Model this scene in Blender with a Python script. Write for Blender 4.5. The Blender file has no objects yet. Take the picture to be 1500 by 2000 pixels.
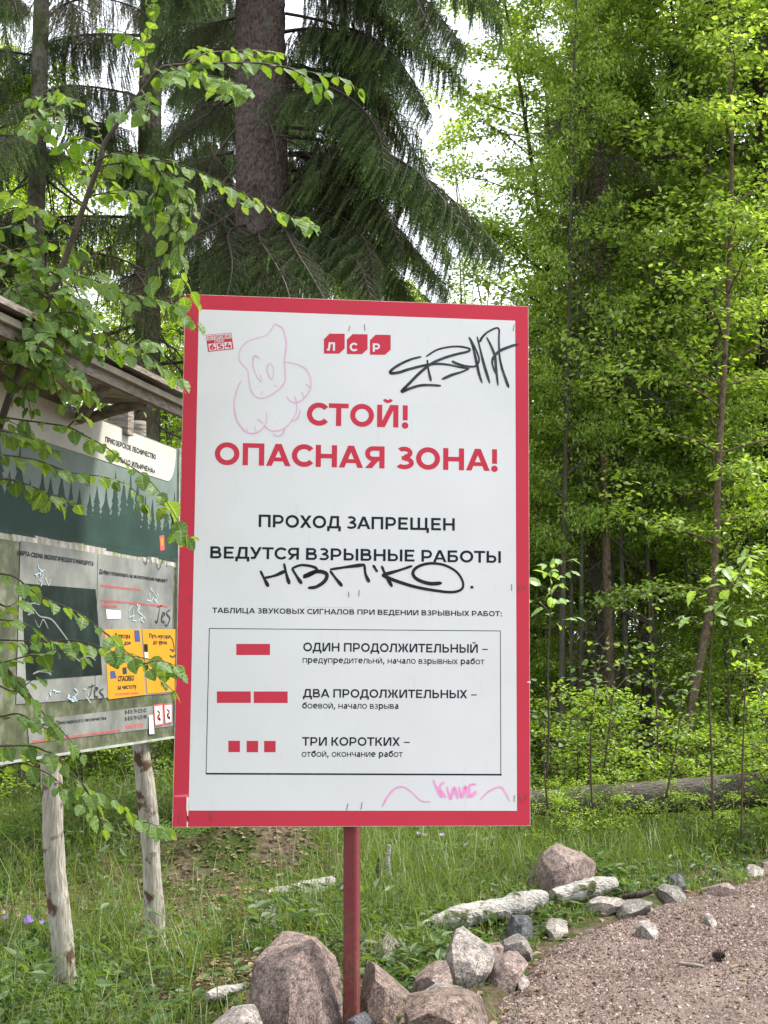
import bpy, bmesh, math, random
import numpy as np
from mathutils import Vector, Matrix, noise

random.seed(7)
rng = np.random.default_rng(7)
sc = bpy.context.scene
COL = sc.collection
PI = math.pi

# ------------------------------------------------------------------ camera
F = 2700.0                       # focal length in pixels of the 1500x2000 photograph
TH = math.atan(280.0 / F)
CZ = 1.25
cam = bpy.data.cameras.new('camera')
cam.sensor_fit = 'VERTICAL'; cam.sensor_height = 24.0; cam.lens = 24.0 * F / 2000.0
cam.clip_start = 0.05; cam.clip_end = 2000
camo = bpy.data.objects.new('camera', cam); COL.objects.link(camo)
camo.location = (0, 0, CZ); camo.rotation_euler = (PI / 2 + TH, 0, 0)
cam.dof.use_dof = False
sc.camera = camo

# ------------------------------------------------------------------ world, sun, exposure
SUN_EL, SUN_AZ = math.radians(56), math.radians(78)     # high, from the open side on the right
world = bpy.data.worlds.new('World'); sc.world = world; world.use_nodes = True
nt = world.node_tree; nt.nodes.clear()
sky = nt.nodes.new('ShaderNodeTexSky'); sky.sky_type = 'NISHITA'; sky.sun_disc = False
sky.sun_elevation = SUN_EL; sky.sun_rotation = SUN_AZ
tc = nt.nodes.new('ShaderNodeTexCoord')
mp = nt.nodes.new('ShaderNodeMapping'); mp.inputs['Scale'].default_value = (1.2, 1.2, 3.0)
nz = nt.nodes.new('ShaderNodeTexNoise'); nz.inputs['Scale'].default_value = 2.2; nz.inputs['Detail'].default_value = 6
rp = nt.nodes.new('ShaderNodeValToRGB'); rp.color_ramp.elements[0].position = 0.25; rp.color_ramp.elements[0].color = (.62, .62, .62, 1)
rp.color_ramp.elements[1].position = 0.7; rp.color_ramp.elements[1].color = (.93, .93, .93, 1)
mx = nt.nodes.new('ShaderNodeMix'); mx.data_type = 'RGBA'
mx.inputs['B'].default_value = (9.6, 9.9, 10.3, 1)
bg = nt.nodes.new('ShaderNodeBackground'); bg.inputs['Strength'].default_value = 0.115
wo = nt.nodes.new('ShaderNodeOutputWorld')
nt.links.new(tc.outputs['Generated'], mp.inputs['Vector']); nt.links.new(mp.outputs['Vector'], nz.inputs['Vector'])
nt.links.new(nz.outputs['Fac'], rp.inputs['Fac']); nt.links.new(rp.outputs['Color'], mx.inputs['Factor'])
nt.links.new(sky.outputs['Color'], mx.inputs['A']); nt.links.new(mx.outputs['Result'], bg.inputs['Color'])
nt.links.new(bg.outputs['Background'], wo.inputs['Surface'])
sun = bpy.data.lights.new('sun', 'SUN'); sun.energy = 4.2; sun.angle = math.radians(10); sun.color = (1, .96, .89)
suno = bpy.data.objects.new('sun', sun); COL.objects.link(suno)
sd = Vector((math.sin(SUN_AZ) * math.cos(SUN_EL), math.cos(SUN_AZ) * math.cos(SUN_EL), math.sin(SUN_EL)))
suno.rotation_euler = sd.to_track_quat('Z', 'Y').to_euler(); suno.location = sd * 30
vs = sc.view_settings
sc.display_settings.display_device = 'sRGB'
vs.view_transform = 'Standard'; vs.look = 'None'; vs.gamma = 1; vs.use_curve_mapping = False
vs.exposure = 1.22
cy = sc.cycles
cy.max_bounces = 7; cy.diffuse_bounces = 4; cy.glossy_bounces = 2; cy.transmission_bounces = 4; cy.transparent_max_bounces = 4
cy.sample_clamp_indirect = 6; cy.use_denoising = True

# ------------------------------------------------------------------ pixel <-> world
CT, ST = math.cos(TH), math.sin(TH)
CAM = np.array([0, 0, CZ])
def ray(px, py):
    u = (px - 750) / F; v = (1000 - py) / F
    return np.array([u, CT - ST * v, ST + CT * v])
def at(px, py, Y):
    d = ray(px, py); return CAM + d * (Y / d[1])
def plane_hit(px, py, O, N):
    d = ray(px, py); t = np.dot(O - CAM, N) / np.dot(d, N); return CAM + d * t

PB_Y = [-14, 0, 2.0, 3.6, 4.5, 5.19, 5.63, 6.15, 6.63, 7.27, 8.05, 9.0, 12]
PB_X = [-5, -3, -1.6, -.2, .26, .36, .50, .69, .98, 1.38, 2.15, 3.5, 9]
def path_edge(y): return np.interp(y, PB_Y, PB_X)
def ground_z(x, y):
    x = np.asarray(x, float); y = np.asarray(y, float)
    z = .30 * np.exp(-((x + 1.5) / 1.0) ** 2 - ((y - 8.9) / 1.0) ** 2)
    z = z + .22 * np.exp(-((x + .85) / .6) ** 2 - ((y - 8.3) / .55) ** 2)
    z = z + .025 * np.sin(x * 2.3 + 1.1 * y) * np.sin(y * 1.7 - x) + .02 * np.sin(x * 5.1 + 2) * np.sin(y * 4.3)
    z = z + .035 * np.clip(y - 12, 0, 60)
    m = np.clip((x - path_edge(y)) / .25 + .5, 0, 1)
    return z * (1 - m) + m * 0.0
def on_ground(px, py):
    d = ray(px, py); t = 2.0
    for _ in range(4000):
        p = CAM + d * t
        if p[2] <= float(ground_z(p[0], p[1])): break
        t += .01
    return p

# ------------------------------------------------------------------ mesh helpers
class MB:
    def __init__(s): s.V = []; s.F = []; s.n = 0; s.A = []
    def add(s, V, *Fs, a=0.0):
        V = np.asarray(V, float).reshape(-1, 3)
        for Fa in Fs:
            Fa = np.asarray(Fa, int)
            if Fa.size: s.F.append(Fa + s.n)
        s.V.append(V); s.n += len(V)
        s.A.append(np.broadcast_to(np.asarray(a, float), (len(V),)))
        return s
    def mesh(s, name, mat=None, smooth=False, attr=False):
        me = bpy.data.meshes.new(name)
        V = np.concatenate(s.V)
        me.vertices.add(len(V)); me.vertices.foreach_set('co', V.astype(np.float32).ravel())
        flat = np.concatenate([f.ravel() for f in s.F]); tot = np.concatenate([np.full(len(f), f.shape[1]) for f in s.F])
        st = np.concatenate([[0], np.cumsum(tot)[:-1]])
        me.loops.add(len(flat)); me.loops.foreach_set('vertex_index', flat.astype(np.int32))
        me.polygons.add(len(tot)); me.polygons.foreach_set('loop_start', st.astype(np.int32))
        me.polygons.foreach_set('use_smooth', np.full(len(tot), bool(smooth)))
        if attr:
            at_ = me.attributes.new('tint', 'FLOAT', 'POINT'); at_.data.foreach_set('value', np.concatenate(s.A).astype(np.float32))
        me.update(calc_edges=True)
        if mat: me.materials.append(mat)
        return me
    def obj(s, name, mat=None, parent=None, smooth=False, attr=False, label=None):
        return put(name, s.mesh(name, mat, smooth, attr), parent, label)

def put(name, me, parent=None, label=None):
    o = bpy.data.objects.new(name, me); COL.objects.link(o)
    if parent is not None: o.parent = parent
    if label: o['label'] = label
    return o
def tag(o, label=None, cat=None, group=None, kind=None):
    if label: o['label'] = label
    if cat: o['category'] = cat
    if group: o['group'] = group
    if kind: o['kind'] = kind
    return o
def thing(name, label, cat, loc=(0, 0, 0), rz=0, group=None):
    o = bpy.data.objects.new(name, None); COL.objects.link(o); o.empty_display_size = .1
    o.location = loc; o.rotation_euler = (0, 0, rz)
    return tag(o, label, cat, group)

def norm(v): v = np.asarray(v, float); return v / (np.linalg.norm(v, axis=-1, keepdims=True) + 1e-12)
def spline(P, n=8):
    P = np.asarray(P, float)
    if len(P) < 3: return np.array([P[0] + (P[-1] - P[0]) * i / n for i in range(n + 1)])
    Q = np.vstack([2 * P[0] - P[1], P, 2 * P[-1] - P[-2]]); out = []
    for i in range(1, len(Q) - 2):
        for k in range(n):
            t = k / n
            out.append(.5 * ((2 * Q[i]) + (-Q[i - 1] + Q[i + 1]) * t + (2 * Q[i - 1] - 5 * Q[i] + 4 * Q[i + 1] - Q[i + 2]) * t * t + (-Q[i - 1] + 3 * Q[i] - 3 * Q[i + 1] + Q[i + 2]) * t ** 3))
    out.append(P[-1]); return np.array(out)
def tube(P, R, sides=6, cap=True):
    P = np.asarray(P, float); R = np.broadcast_to(np.asarray(R, float), (len(P),))
    T = norm(np.gradient(P, axis=0)); up = np.array([0, 0, 1.]) if abs(T[0][2]) < .9 else np.array([1., 0, 0])
    V = []; u = norm(np.cross(T[0], up))
    ang = np.arange(sides) * 2 * PI / sides
    for i in range(len(P)):
        u = norm(u - T[i] * np.dot(u, T[i])); w = np.cross(T[i], u)
        V.append(P[i] + R[i] * (np.cos(ang)[:, None] * u + np.sin(ang)[:, None] * w))
    V = np.concatenate(V); Fq = []
    for i in range(len(P) - 1):
        for k in range(sides):
            a = i * sides + k; b = i * sides + (k + 1) % sides
            Fq.append((a, b, b + sides, a + sides))
    Fs = [np.array(Fq)]
    if cap:
        Fs.append(np.array([list(range(sides))[::-1]])); n = (len(P) - 1) * sides; Fs.append(np.array([[n + k for k in range(sides)]]))
    return V, Fs
def box(c, s, R=None):
    c = np.asarray(c, float); s = np.asarray(s, float) / 2
    V = np.array([[x, y, z] for x in (-1, 1) for y in (-1, 1) for z in (-1, 1)]) * s
    if R is not None: V = V @ np.asarray(R).T
    return V + c, [np.array([(0, 1, 3, 2), (4, 6, 7, 5), (0, 4, 5, 1), (2, 3, 7, 6), (0, 2, 6, 4), (1, 5, 7, 3)])]

def leaves(P, D, N, S, W=.62, fold=.18, curl=.12):
    """six-point folded leaves; P base, D tip direction, N face normal, S length"""
    P = np.asarray(P); D = norm(D); N = norm(N - D * np.sum(N * D, axis=1, keepdims=True)); B = np.cross(D, N)
    S = np.asarray(S)[:, None]; W = np.asarray(W); W = W[:, None] if W.ndim else W
    b = P; t = P + D * S - N * S * curl
    hw = S * W * .5
    l1 = P + D * S * .30 + B * hw * .95 + N * hw * fold; l2 = P + D * S * .66 + B * hw * .72 + N * (hw * fold - S * curl * .4)
    r1 = P + D * S * .30 - B * hw * .95 + N * hw * fold; r2 = P + D * S * .66 - B * hw * .72 + N * (hw * fold - S * curl * .4)
    V = np.stack([b, l1, l2, t, r2, r1], 1).reshape(-1, 3)
    i = np.arange(len(P))[:, None] * 6
    Fq = np.concatenate([i + np.array([[0, 3, 2, 1]]), i + np.array([[0, 5, 4, 3]])])
    return V, Fq

# ------------------------------------------------------------------ materials
def newmat(name):
    m = bpy.data.materials.new(name); m.use_nodes = True; t = m.node_tree; t.nodes.clear()
    o = t.nodes.new('ShaderNodeOutputMaterial'); p = t.nodes.new('ShaderNodeBsdfPrincipled')
    t.links.new(p.outputs[0], o.inputs['Surface'])
    return m, t, p, o
def lk(t, a, b): t.links.new(a, b)
def c4(c): return (c[0], c[1], c[2], 1)
def tnoise(t, scale, detail=4, rough=.55, vec=None, dist=0):
    n = t.nodes.new('ShaderNodeTexNoise'); n.inputs['Scale'].default_value = scale; n.inputs['Detail'].default_value = detail
    n.inputs['Roughness'].default_value = rough; n.inputs['Distortion'].default_value = dist
    if vec is not None: lk(t, vec, n.inputs['Vector'])
    return n
def tramp(t, fac, stops, const=False):
    r = t.nodes.new('ShaderNodeValToRGB'); e = r.color_ramp.elements
    if const: r.color_ramp.interpolation = 'CONSTANT'
    while len(e) < len(stops): e.new(.5)
    for k, (p, c) in enumerate(stops): e[k].position = p; e[k].color = c4(c)
    lk(t, fac, r.inputs['Fac']); return r
def tcoord(t, scale=(1, 1, 1), which='Object'):
    c = t.nodes.new('ShaderNodeTexCoord'); m = t.nodes.new('ShaderNodeMapping'); m.inputs['Scale'].default_value = scale
    lk(t, c.outputs[which], m.inputs['Vector']); return m.outputs[0]
def tmix(t, fac, a, b, mode='MIX'):
    m = t.nodes.new('ShaderNodeMix'); m.data_type = 'RGBA'; m.blend_type = mode
    for s, v in (('Factor', fac), ('A', a), ('B', b)):
        if isinstance(v, (int, float)): m.inputs[s].default_value = v
        elif isinstance(v, tuple): m.inputs[s].default_value = c4(v)
        else: lk(t, v, m.inputs[s])
    return m.outputs['Result']
def tbump(t, p, h, strength=.4, dist=.01):
    b = t.nodes.new('ShaderNodeBump'); b.inputs['Strength'].default_value = strength; b.inputs['Distance'].default_value = dist
    lk(t, h, b.inputs['Height']); lk(t, b.outputs[0], p.inputs['Normal'])

def m_plain(name, c, rough=.6, var=.0, scale=20, spec=.3, metal=0, bump=0):
    m, t, p, o = newmat(name)
    p.inputs['Roughness'].default_value = rough; p.inputs['Specular IOR Level'].default_value = spec; p.inputs['Metallic'].default_value = metal
    v = tcoord(t); n = tnoise(t, scale, 5, .6, v)
    lo = tuple(x * (1 - var) for x in c); hi = tuple(min(1, x * (1 + var)) for x in c)
    lk(t, tramp(t, n.outputs['Fac'], [(.3, lo), (.7, hi)]).outputs[0], p.inputs['Base Color'])
    if bump: tbump(t, p, n.outputs['Fac'], bump, .004)
    return m
def m_leaf(name, cols, trans, tmixf=.45, rough=.42, per='island', spec=.35):
    """cols: dark, mid, light surface colours; trans: colour of the light coming through"""
    m, t, p, o = newmat(name)
    vein = None
    if per == 'island': r = t.nodes.new('ShaderNodeNewGeometry').outputs['Random Per Island']
    else: r = t.nodes.new('ShaderNodeObjectInfo').outputs['Random']
    col = tramp(t, r, [(0, cols[0]), (.5, cols[1]), (1, cols[2])]).outputs[0]
    if per == 'object':      # midrib and side veins, a few insect marks
        sp = t.nodes.new('ShaderNodeSeparateXYZ'); lk(t, tcoord(t), sp.inputs[0])
        ab = t.nodes.new('ShaderNodeMath'); ab.operation = 'ABSOLUTE'; lk(t, sp.outputs['Y'], ab.inputs[0])
        mid = tramp(t, ab.outputs[0], [(0, (1, 1, 1)), (.0011, (0, 0, 0))]).outputs[0]
        sb_ = t.nodes.new('ShaderNodeMath'); sb_.operation = 'MULTIPLY_ADD'; lk(t, ab.outputs[0], sb_.inputs[0]); sb_.inputs[1].default_value = -.8; lk(t, sp.outputs['X'], sb_.inputs[2])
        md = t.nodes.new('ShaderNodeMath'); md.operation = 'PINGPONG'; lk(t, sb_.outputs[0], md.inputs[0]); md.inputs[1].default_value = .0038
        sv = tramp(t, md.outputs[0], [(0, (.6, .6, .6)), (.0008, (0, 0, 0))]).outputs[0]
        f = tmix(t, 1.0, mid, sv, 'LIGHTEN'); col = tmix(t, f, col, tuple(min(1, x * 1.5 + .02) for x in cols[2]))
        bn = tnoise(t, 70, 3, .6, tcoord(t)); col = tmix(t, tramp(t, bn.outputs['Fac'], [(.66, (0, 0, 0)), (.72, (.6, .6, .6))]).outputs[0], col, (.12, .10, .03))
        tbump(t, p, f, .35, .0006)
    tr = tmix(t, 1.0, col, tuple(trans), 'MULTIPLY')
    lk(t, col, p.inputs['Base Color']); p.inputs['Roughness'].default_value = rough; p.inputs['Specular IOR Level'].default_value = spec
    tl = t.nodes.new('ShaderNodeBsdfTranslucent'); lk(t, tr, tl.inputs['Color'])
    ms = t.nodes.new('ShaderNodeMixShader'); ms.inputs[0].default_value = tmixf
    lk(t, p.outputs[0], ms.inputs[1]); lk(t, tl.outputs[0], ms.inputs[2]); lk(t, ms.outputs[0], o.inputs['Surface'])
    return m
def m_bark(name, cols, scale=(6, 6, 2.2), bump=.8, patch=None):
    m, t, p, o = newmat(name); v = tcoord(t, scale)
    n = tnoise(t, 4, 8, .65, v, .6); vo = t.nodes.new('ShaderNodeTexVoronoi'); vo.feature = 'F1'; vo.inputs['Scale'].default_value = 7; lk(t, v, vo.inputs['Vector'])
    a = t.nodes.new('ShaderNodeMath'); a.operation = 'MULTIPLY_ADD'; lk(t, vo.outputs['Distance'], a.inputs[0]); a.inputs[1].default_value = .38; lk(t, n.outputs['Fac'], a.inputs[2])
    col = tramp(t, a.outputs[0], [(.32, cols[0]), (.6, cols[1]), (.9, cols[2])]).outputs[0]
    if patch:
        n2 = tnoise(t, patch[1], 6, .6, tcoord(t)); f = tramp(t, n2.outputs['Fac'], [(patch[2], (0, 0, 0)), (patch[2] + .07, (1, 1, 1))]).outputs[0]
        col = tmix(t, f, col, patch[0])
    lk(t, col, p.inputs['Base Color']); p.inputs['Roughness'].default_value = .9; p.inputs['Specular IOR Level'].default_value = .15
    tbump(t, p, a.outputs[0], bump, .02); return m
def m_rock(name, c1, c2, c3, lichen=None):
    m, t, p, o = newmat(name); v = tcoord(t)
    n = tnoise(t, 150, 5, .75, v); vo = t.nodes.new('ShaderNodeTexVoronoi'); vo.inputs['Scale'].default_value = 260; lk(t, v, vo.inputs['Vector'])
    col = tramp(t, n.outputs['Fac'], [(.36, c1), (.5, c2), (.62, c3)]).outputs[0]
    sp = tramp(t, vo.outputs['Color'], [(.24, (.05, .05, .05)), (.3, (1, 1, 1))], False).outputs[0]
    col = tmix(t, .35, col, sp, 'MULTIPLY')
    big = tnoise(t, 5, 6, .7, v); col = tmix(t, 1.0, col, tramp(t, big.outputs['Fac'], [(.3, (.55, .54, .53)), (.62, (1.12, 1.08, 1.05))]).outputs[0], 'MULTIPLY')
    if lichen:
        l = tnoise(t, 9, 7, .7, v); col = tmix(t, tramp(t, l.outputs['Fac'], [(.56, (0, 0, 0)), (.62, (.8, .8, .8))]).outputs[0], col, lichen)
    md = tnoise(t, 42, 6, .7, v, .8); col = tmix(t, 1.0, col, tramp(t, md.outputs['Fac'], [(.36, (.42, .40, .40)), (.5, (.95, .95, .95)), (.64, (1.35, 1.28, 1.24))]).outputs[0], 'MULTIPLY')
    ck = t.nodes.new('ShaderNodeTexVoronoi'); ck.feature = 'DISTANCE_TO_EDGE'; ck.inputs['Scale'].default_value = 4.5; wv = tnoise(t, 6, 4, .6, v)
    av = t.nodes.new('ShaderNodeVectorMath'); av.operation = 'MULTIPLY_ADD'; lk(t, wv.outputs['Color'], av.inputs[0]); av.inputs[1].default_value = (.25, .25, .25); lk(t, v, av.inputs[2]); lk(t, av.outputs[0], ck.inputs['Vector'])
    cr = tramp(t, ck.outputs['Distance'], [(0, (.35, .33, .31)), (.012, (1, 1, 1))]).outputs[0]; col = tmix(t, .7, col, cr, 'MULTIPLY')
    lk(t, col, p.inputs['Base Color']); p.inputs['Roughness'].default_value = .85; p.inputs['Specular IOR Level'].default_value = .25
    n3 = tnoise(t, 26, 9, .78, v); hh_ = tmix(t, .5, n3.outputs['Fac'], cr, 'MULTIPLY'); tbump(t, p, hh_, 1.0, .035); return m

M = {}
M['leaf_near'] = m_leaf('near leaf', [(0.043, 0.0989, 0.0155), (0.0645, 0.129, 0.0172), (0.0946, 0.159, 0.043)], (2.2, 1.9, .6), .46, .5, 'object', .3)
M['leaf_near_i'] = m_leaf('near leaf joined', [(0.043, 0.0989, 0.0155), (0.0645, 0.129, 0.0172), (0.0946, 0.159, 0.043)], (2.2, 1.9, .6), .46, .5, 'island', .3)
M['leaf_sap'] = m_leaf('willow leaf', [(0.112, 0.189, 0.0344), (0.155, 0.249, 0.0516), (0.172, 0.275, 0.086)], (1.7, 1.6, .6), .42, .45, 'object', .5)
M['leaf_willow'] = m_leaf('willow crown', [(.11, .19, .03), (.23, .34, .05), (.42, .52, .17)], (1.8, 1.7, .8), .5, .4, 'island', .5)
M['leaf_rowan'] = m_leaf('rowan crown', [(.10, .18, .028), (.20, .31, .045), (.37, .47, .14)], (1.8, 1.7, .8), .5, .4, 'island', .5)
M['leaf_bright'] = m_leaf('bright foliage', [(.14, .23, .02), (.21, .34, .03), (.3, .43, .06)], (1.9, 1.8, .6), .5, .45)
M['leaf_shrub'] = m_leaf('shrub foliage', [(.12, .2, .02), (.19, .3, .03), (.28, .39, .08)], (1.9, 1.8, .6), .42, .42)
M['herb'] = m_leaf('herb foliage', [(0.0301, 0.0645, 0.0172), (0.0602, 0.107, 0.0258), (0.112, 0.172, 0.0688)], (1.9, 1.8, .6), .4, .5)
M['grass'] = m_leaf('grass blades', [(0.0473, 0.0903, 0.0155), (0.0903, 0.15, 0.0241), (0.163, 0.206, 0.0602)], (1.9, 1.8, .6), .4, .5)
M['dry'] = m_leaf('dry litter', [(0.084, 0.0504, 0.0294), (0.168, 0.109, 0.0672), (0.252, 0.185, 0.118)], (1, 1, 1), .1, .8)
M['fern'] = m_leaf('fern fronds', [(.08, .16, .03), (.1, .2, .035), (.14, .25, .05)], (1.9, 1.8, .7), .45, .5)
M['flower'] = m_leaf('petals', [(.35, .2, .6), (.42, .25, .7), (.5, .3, .75)], (1.3, 1.3, 1.3), .4, .6)
M['spruce_bark'] = m_bark('spruce bark', [(.022, .017, .015), (.062, .048, .043), (.12, .093, .082)], (11, 11, 5.5), 1.0, ((.075, .08, .055), 5, .6))
M['moss_bark'] = m_bark('mossy bark', [(.035, .032, .024), (.08, .07, .055), (.12, .115, .085)], (5, 5, 3.4), 1.0, ((.045, .06, .02), 4, .5))
M['grey_bark'] = m_bark('grey bark', [(.03, .027, .021), (.075, .068, .053), (.125, .118, .092)], (9, 9, 3), .6, ((.07, .085, .045), 6, .55))
M['dark_bark'] = m_bark('dark bark', [(.02, .018, .014), (.045, .038, .03), (.075, .065, .05)], (9, 9, 3), .6)
M['tan_bark'] = m_bark('tan bark', [(.045, .03, .02), (.10, .072, .05), (.17, .13, .09)], (9, 9, 5), .6, ((.03, .025, .02), 8, .6))
M['twig'] = m_plain('dead twig', (0.063, 0.0521, 0.042), .9, .4, 30)
M['stem'] = m_plain('living stem', (.045, .032, .02), .7, .4, 30)
M['green_stem'] = m_plain('green stem', (.06, .07, .025), .7, .3, 30)
M['log'] = m_bark('old log', [(0.0252, 0.0218, 0.0185), (0.0714, 0.0605, 0.0504), (0.134, 0.118, 0.101)], (2.5, 14, 14), .9, ((0.0504, 0.0672, 0.0168), 5, .58))
M['peeled'] = m_bark('peeling pole', [(0.101, 0.084, 0.063), (0.26, 0.239, 0.193), (0.37, 0.353, 0.302)], (18, 18, 2), .7, ((0.084, 0.0462, 0.0294), 11, .54))
M['birch'] = m_bark('birch bark', [(0.0504, 0.0462, 0.042), (0.269, 0.252, 0.227), (0.42, 0.403, 0.37)], (6, 14, 14), .8, ((0.0588, 0.0714, 0.0252), 8, .52))
M['old_wood'] = m_bark('weathered board', [(0.084, 0.0672, 0.0546), (0.176, 0.147, 0.122), (0.269, 0.235, 0.202)], (3, 3, 12), .5)
M['pale_wood'] = m_plain('pale soffit wood', (.36, .30, .235), .8, .4, 9, .2, 0, .3)
M['fascia_pale'] = m_plain('pale fascia', (0.302, 0.269, 0.218), .8, .2, 14, .2, 0, .3)

def m_spruce():
    m, t, p, o = newmat('spruce needles')
    a = t.nodes.new('ShaderNodeAttribute'); a.attribute_name = 'tint'
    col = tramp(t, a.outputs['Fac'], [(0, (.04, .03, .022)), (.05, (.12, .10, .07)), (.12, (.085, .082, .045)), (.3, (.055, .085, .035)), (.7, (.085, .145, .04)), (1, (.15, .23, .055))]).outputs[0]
    lk(t, col, p.inputs['Base Color']); p.inputs['Roughness'].default_value = .6; p.inputs['Specular IOR Level'].default_value = .25
    tl = t.nodes.new('ShaderNodeBsdfTranslucent'); lk(t, tmix(t, 1.0, col, (1.4, 1.5, .8), 'MULTIPLY'), tl.inputs['Color'])
    ms = t.nodes.new('ShaderNodeMixShader'); ms.inputs[0].default_value = .25
    lk(t, p.outputs[0], ms.inputs[1]); lk(t, tl.outputs[0], ms.inputs[2]); lk(t, ms.outputs[0], o.inputs['Surface'])
    return m
M['needles'] = m_spruce()
M['rock_pink'] = m_rock('pink granite', (0.185, 0.126, 0.113), (0.353, 0.273, 0.248), (0.487, 0.42, 0.395))
M['rock_grey'] = m_rock('grey granite', (0.143, 0.13, 0.126), (0.286, 0.265, 0.252), (0.42, 0.399, 0.378), (0.252, 0.269, 0.218))
M['rock_pale'] = m_rock('pale granite', (0.252, 0.231, 0.218), (0.437, 0.403, 0.378), (0.588, 0.554, 0.521))
M['rock_blue'] = m_rock('blue grey stone', (0.0756, 0.084, 0.0924), (0.143, 0.151, 0.168), (0.227, 0.235, 0.252))
M['rock_brown'] = m_rock('brown granite', (0.151, 0.109, 0.0882), (0.302, 0.227, 0.197), (0.437, 0.361, 0.319), (0.101, 0.109, 0.0672))

def m_ground():
    m, t, p, o = newmat('forest floor'); v = tcoord(t)
    n1 = tnoise(t, 1.2, 6, .6, v); n2 = tnoise(t, 30, 8, .75, v); n3 = tnoise(t, 3.5, 6, .65, v)
    soil = tramp(t, n2.outputs['Fac'], [(.3, (.045, .032, .022)), (.5, (.11, .078, .055)), (.68, (.2, .15, .11))]).outputs[0]
    moss = tramp(t, n2.outputs['Fac'], [(.3, (.02, .035, .008)), (.6, (.05, .075, .016)), (.7, (.09, .1, .03))]).outputs[0]
    f = tramp(t, n3.outputs['Fac'], [(.42, (0, 0, 0)), (.56, (1, 1, 1))]).outputs[0]
    lk(t, tmix(t, f, soil, moss), p.inputs['Base Color']); p.inputs['Roughness'].default_value = 1; p.inputs['Specular IOR Level'].default_value = .1
    tbump(t, p, n2.outputs['Fac'], 1, .03); return m
def m_path():
    m, t, p, o = newmat('gravel path'); v = tcoord(t)
    vo = t.nodes.new('ShaderNodeTexVoronoi'); vo.inputs['Scale'].default_value = 90; lk(t, v, vo.inputs['Vector'])
    n = tnoise(t, 2.3, 7, .65, v); n2 = tnoise(t, 220, 3, .6, v)
    c = tramp(t, vo.outputs['Color'], [(.1, (0.0336, 0.0252, 0.021)), (.45, (0.084, 0.063, 0.0521)), (.9, (0.143, 0.109, 0.0924))]).outputs[0]
    fine = tramp(t, n2.outputs['Fac'], [(.3, (0.126, 0.0983, 0.084)), (.7, (0.218, 0.176, 0.151))]).outputs[0]
    f = tramp(t, n.outputs['Fac'], [(.46, (0, 0, 0)), (.62, (.85, .85, .85))]).outputs[0]
    lk(t, tmix(t, f, c, fine), p.inputs['Base Color']); p.inputs['Roughness'].default_value = .95; p.inputs['Specular IOR Level'].default_value = .15
    tbump(t, p, vo.outputs['Distance'], .7, .01); return m
def m_gravel():
    m, t, p, o = newmat('gravel stones'); g = t.nodes.new('ShaderNodeNewGeometry')
    c = tramp(t, g.outputs['Random Per Island'], [(0, (.026, .02, .018)), (.2, (.066, .045, .038)), (.5, (.135, .092, .076)), (.85, (.215, .152, .13)), (1, (.36, .295, .27))]).outputs[0]
    lk(t, c, p.inputs['Base Color']); p.inputs['Roughness'].default_value = .85; p.inputs['Specular IOR Level'].default_value = .2
    return m
M['ground'] = m_ground(); M['path'] = m_path(); M['gravel'] = m_gravel()

# ------------------------------------------------------------------ ground
def grid(x0, x1, nx, y0, y1, ny, zf, keep=None):
    xs = np.linspace(x0, x1, nx); ys = np.linspace(y0, y1, ny); X, Y = np.meshgrid(xs, ys)
    Z = zf(X, Y); V = np.stack([X, Y, Z], -1).reshape(-1, 3)
    i = np.arange((nx - 1) * (ny - 1)); r = i // (nx - 1); c = i % (nx - 1); a = r * nx + c
    Fq = np.stack([a, a + 1, a + nx + 1, a + nx], 1)
    if keep is not None: Fq = Fq[keep(X.ravel()[a], Y.ravel()[a])]
    return V, Fq
def gz_low(X, Y):
    z = ground_z(X, Y); m = np.clip((X - path_edge(Y)) / .15, 0, 1)
    far = (Y > 13) | (Y < 0) | (np.abs(X) > 9)
    return z - .04 * m * (~far)
b = MB(); V, Fq = grid(-9, 9, 361, 0, 13, 261, gz_low); b.add(V, Fq)
g = b.obj('ground', M['ground'], smooth=True); tag(g, kind='structure')
b = MB(); V, Fq = grid(-400, 400, 81, 13, 600, 60, lambda X, Y: ground_z(X, np.clip(Y, 0, 50)) - .002); b.add(V, Fq)
V, Fq = grid(-400, -9, 20, -60, 13, 20, lambda X, Y: ground_z(X * 0 - 9, Y) * 0 - .01); b.add(V, Fq)
V, Fq = grid(9, 400, 20, -60, 13, 20, lambda X, Y: X * 0 - .02); b.add(V, Fq)
V, Fq = grid(-9, 9, 20, -60, 0, 20, lambda X, Y: X * 0 - .06); b.add(V, Fq)
tag(b.obj('ground', M['ground'], smooth=True), kind='structure')
def pathz(X, Y):
    e = (X - path_edge(Y))
    return .006 + .012 * np.sin(X * 2.1 + Y) * np.sin(Y * 1.3 - X * .7) - np.clip(.12 - e, 0, 1) * .35
b = MB(); V, Fq = grid(-5.5, 8.9, 330, -14, 11.5, 480, pathz, lambda x, y: x > path_edge(y) - .05); b.add(V, Fq)
tag(b.obj('gravel_path', M['path'], smooth=True), kind='structure')
# loose gravel
n = 150000
yy = 4.3 + 5.2 * rng.random(n) ** 1.0; xx = path_edge(yy) + (np.minimum(yy * .31 + .5, 9) - path_edge(yy)) * rng.random(n) ** 1.0 - .06
k = (xx > path_edge(yy) - .1 - .1 * rng.random(n)) & (np.abs(xx) < yy * .31 + .4)
xx, yy = xx[k], yy[k]
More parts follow.
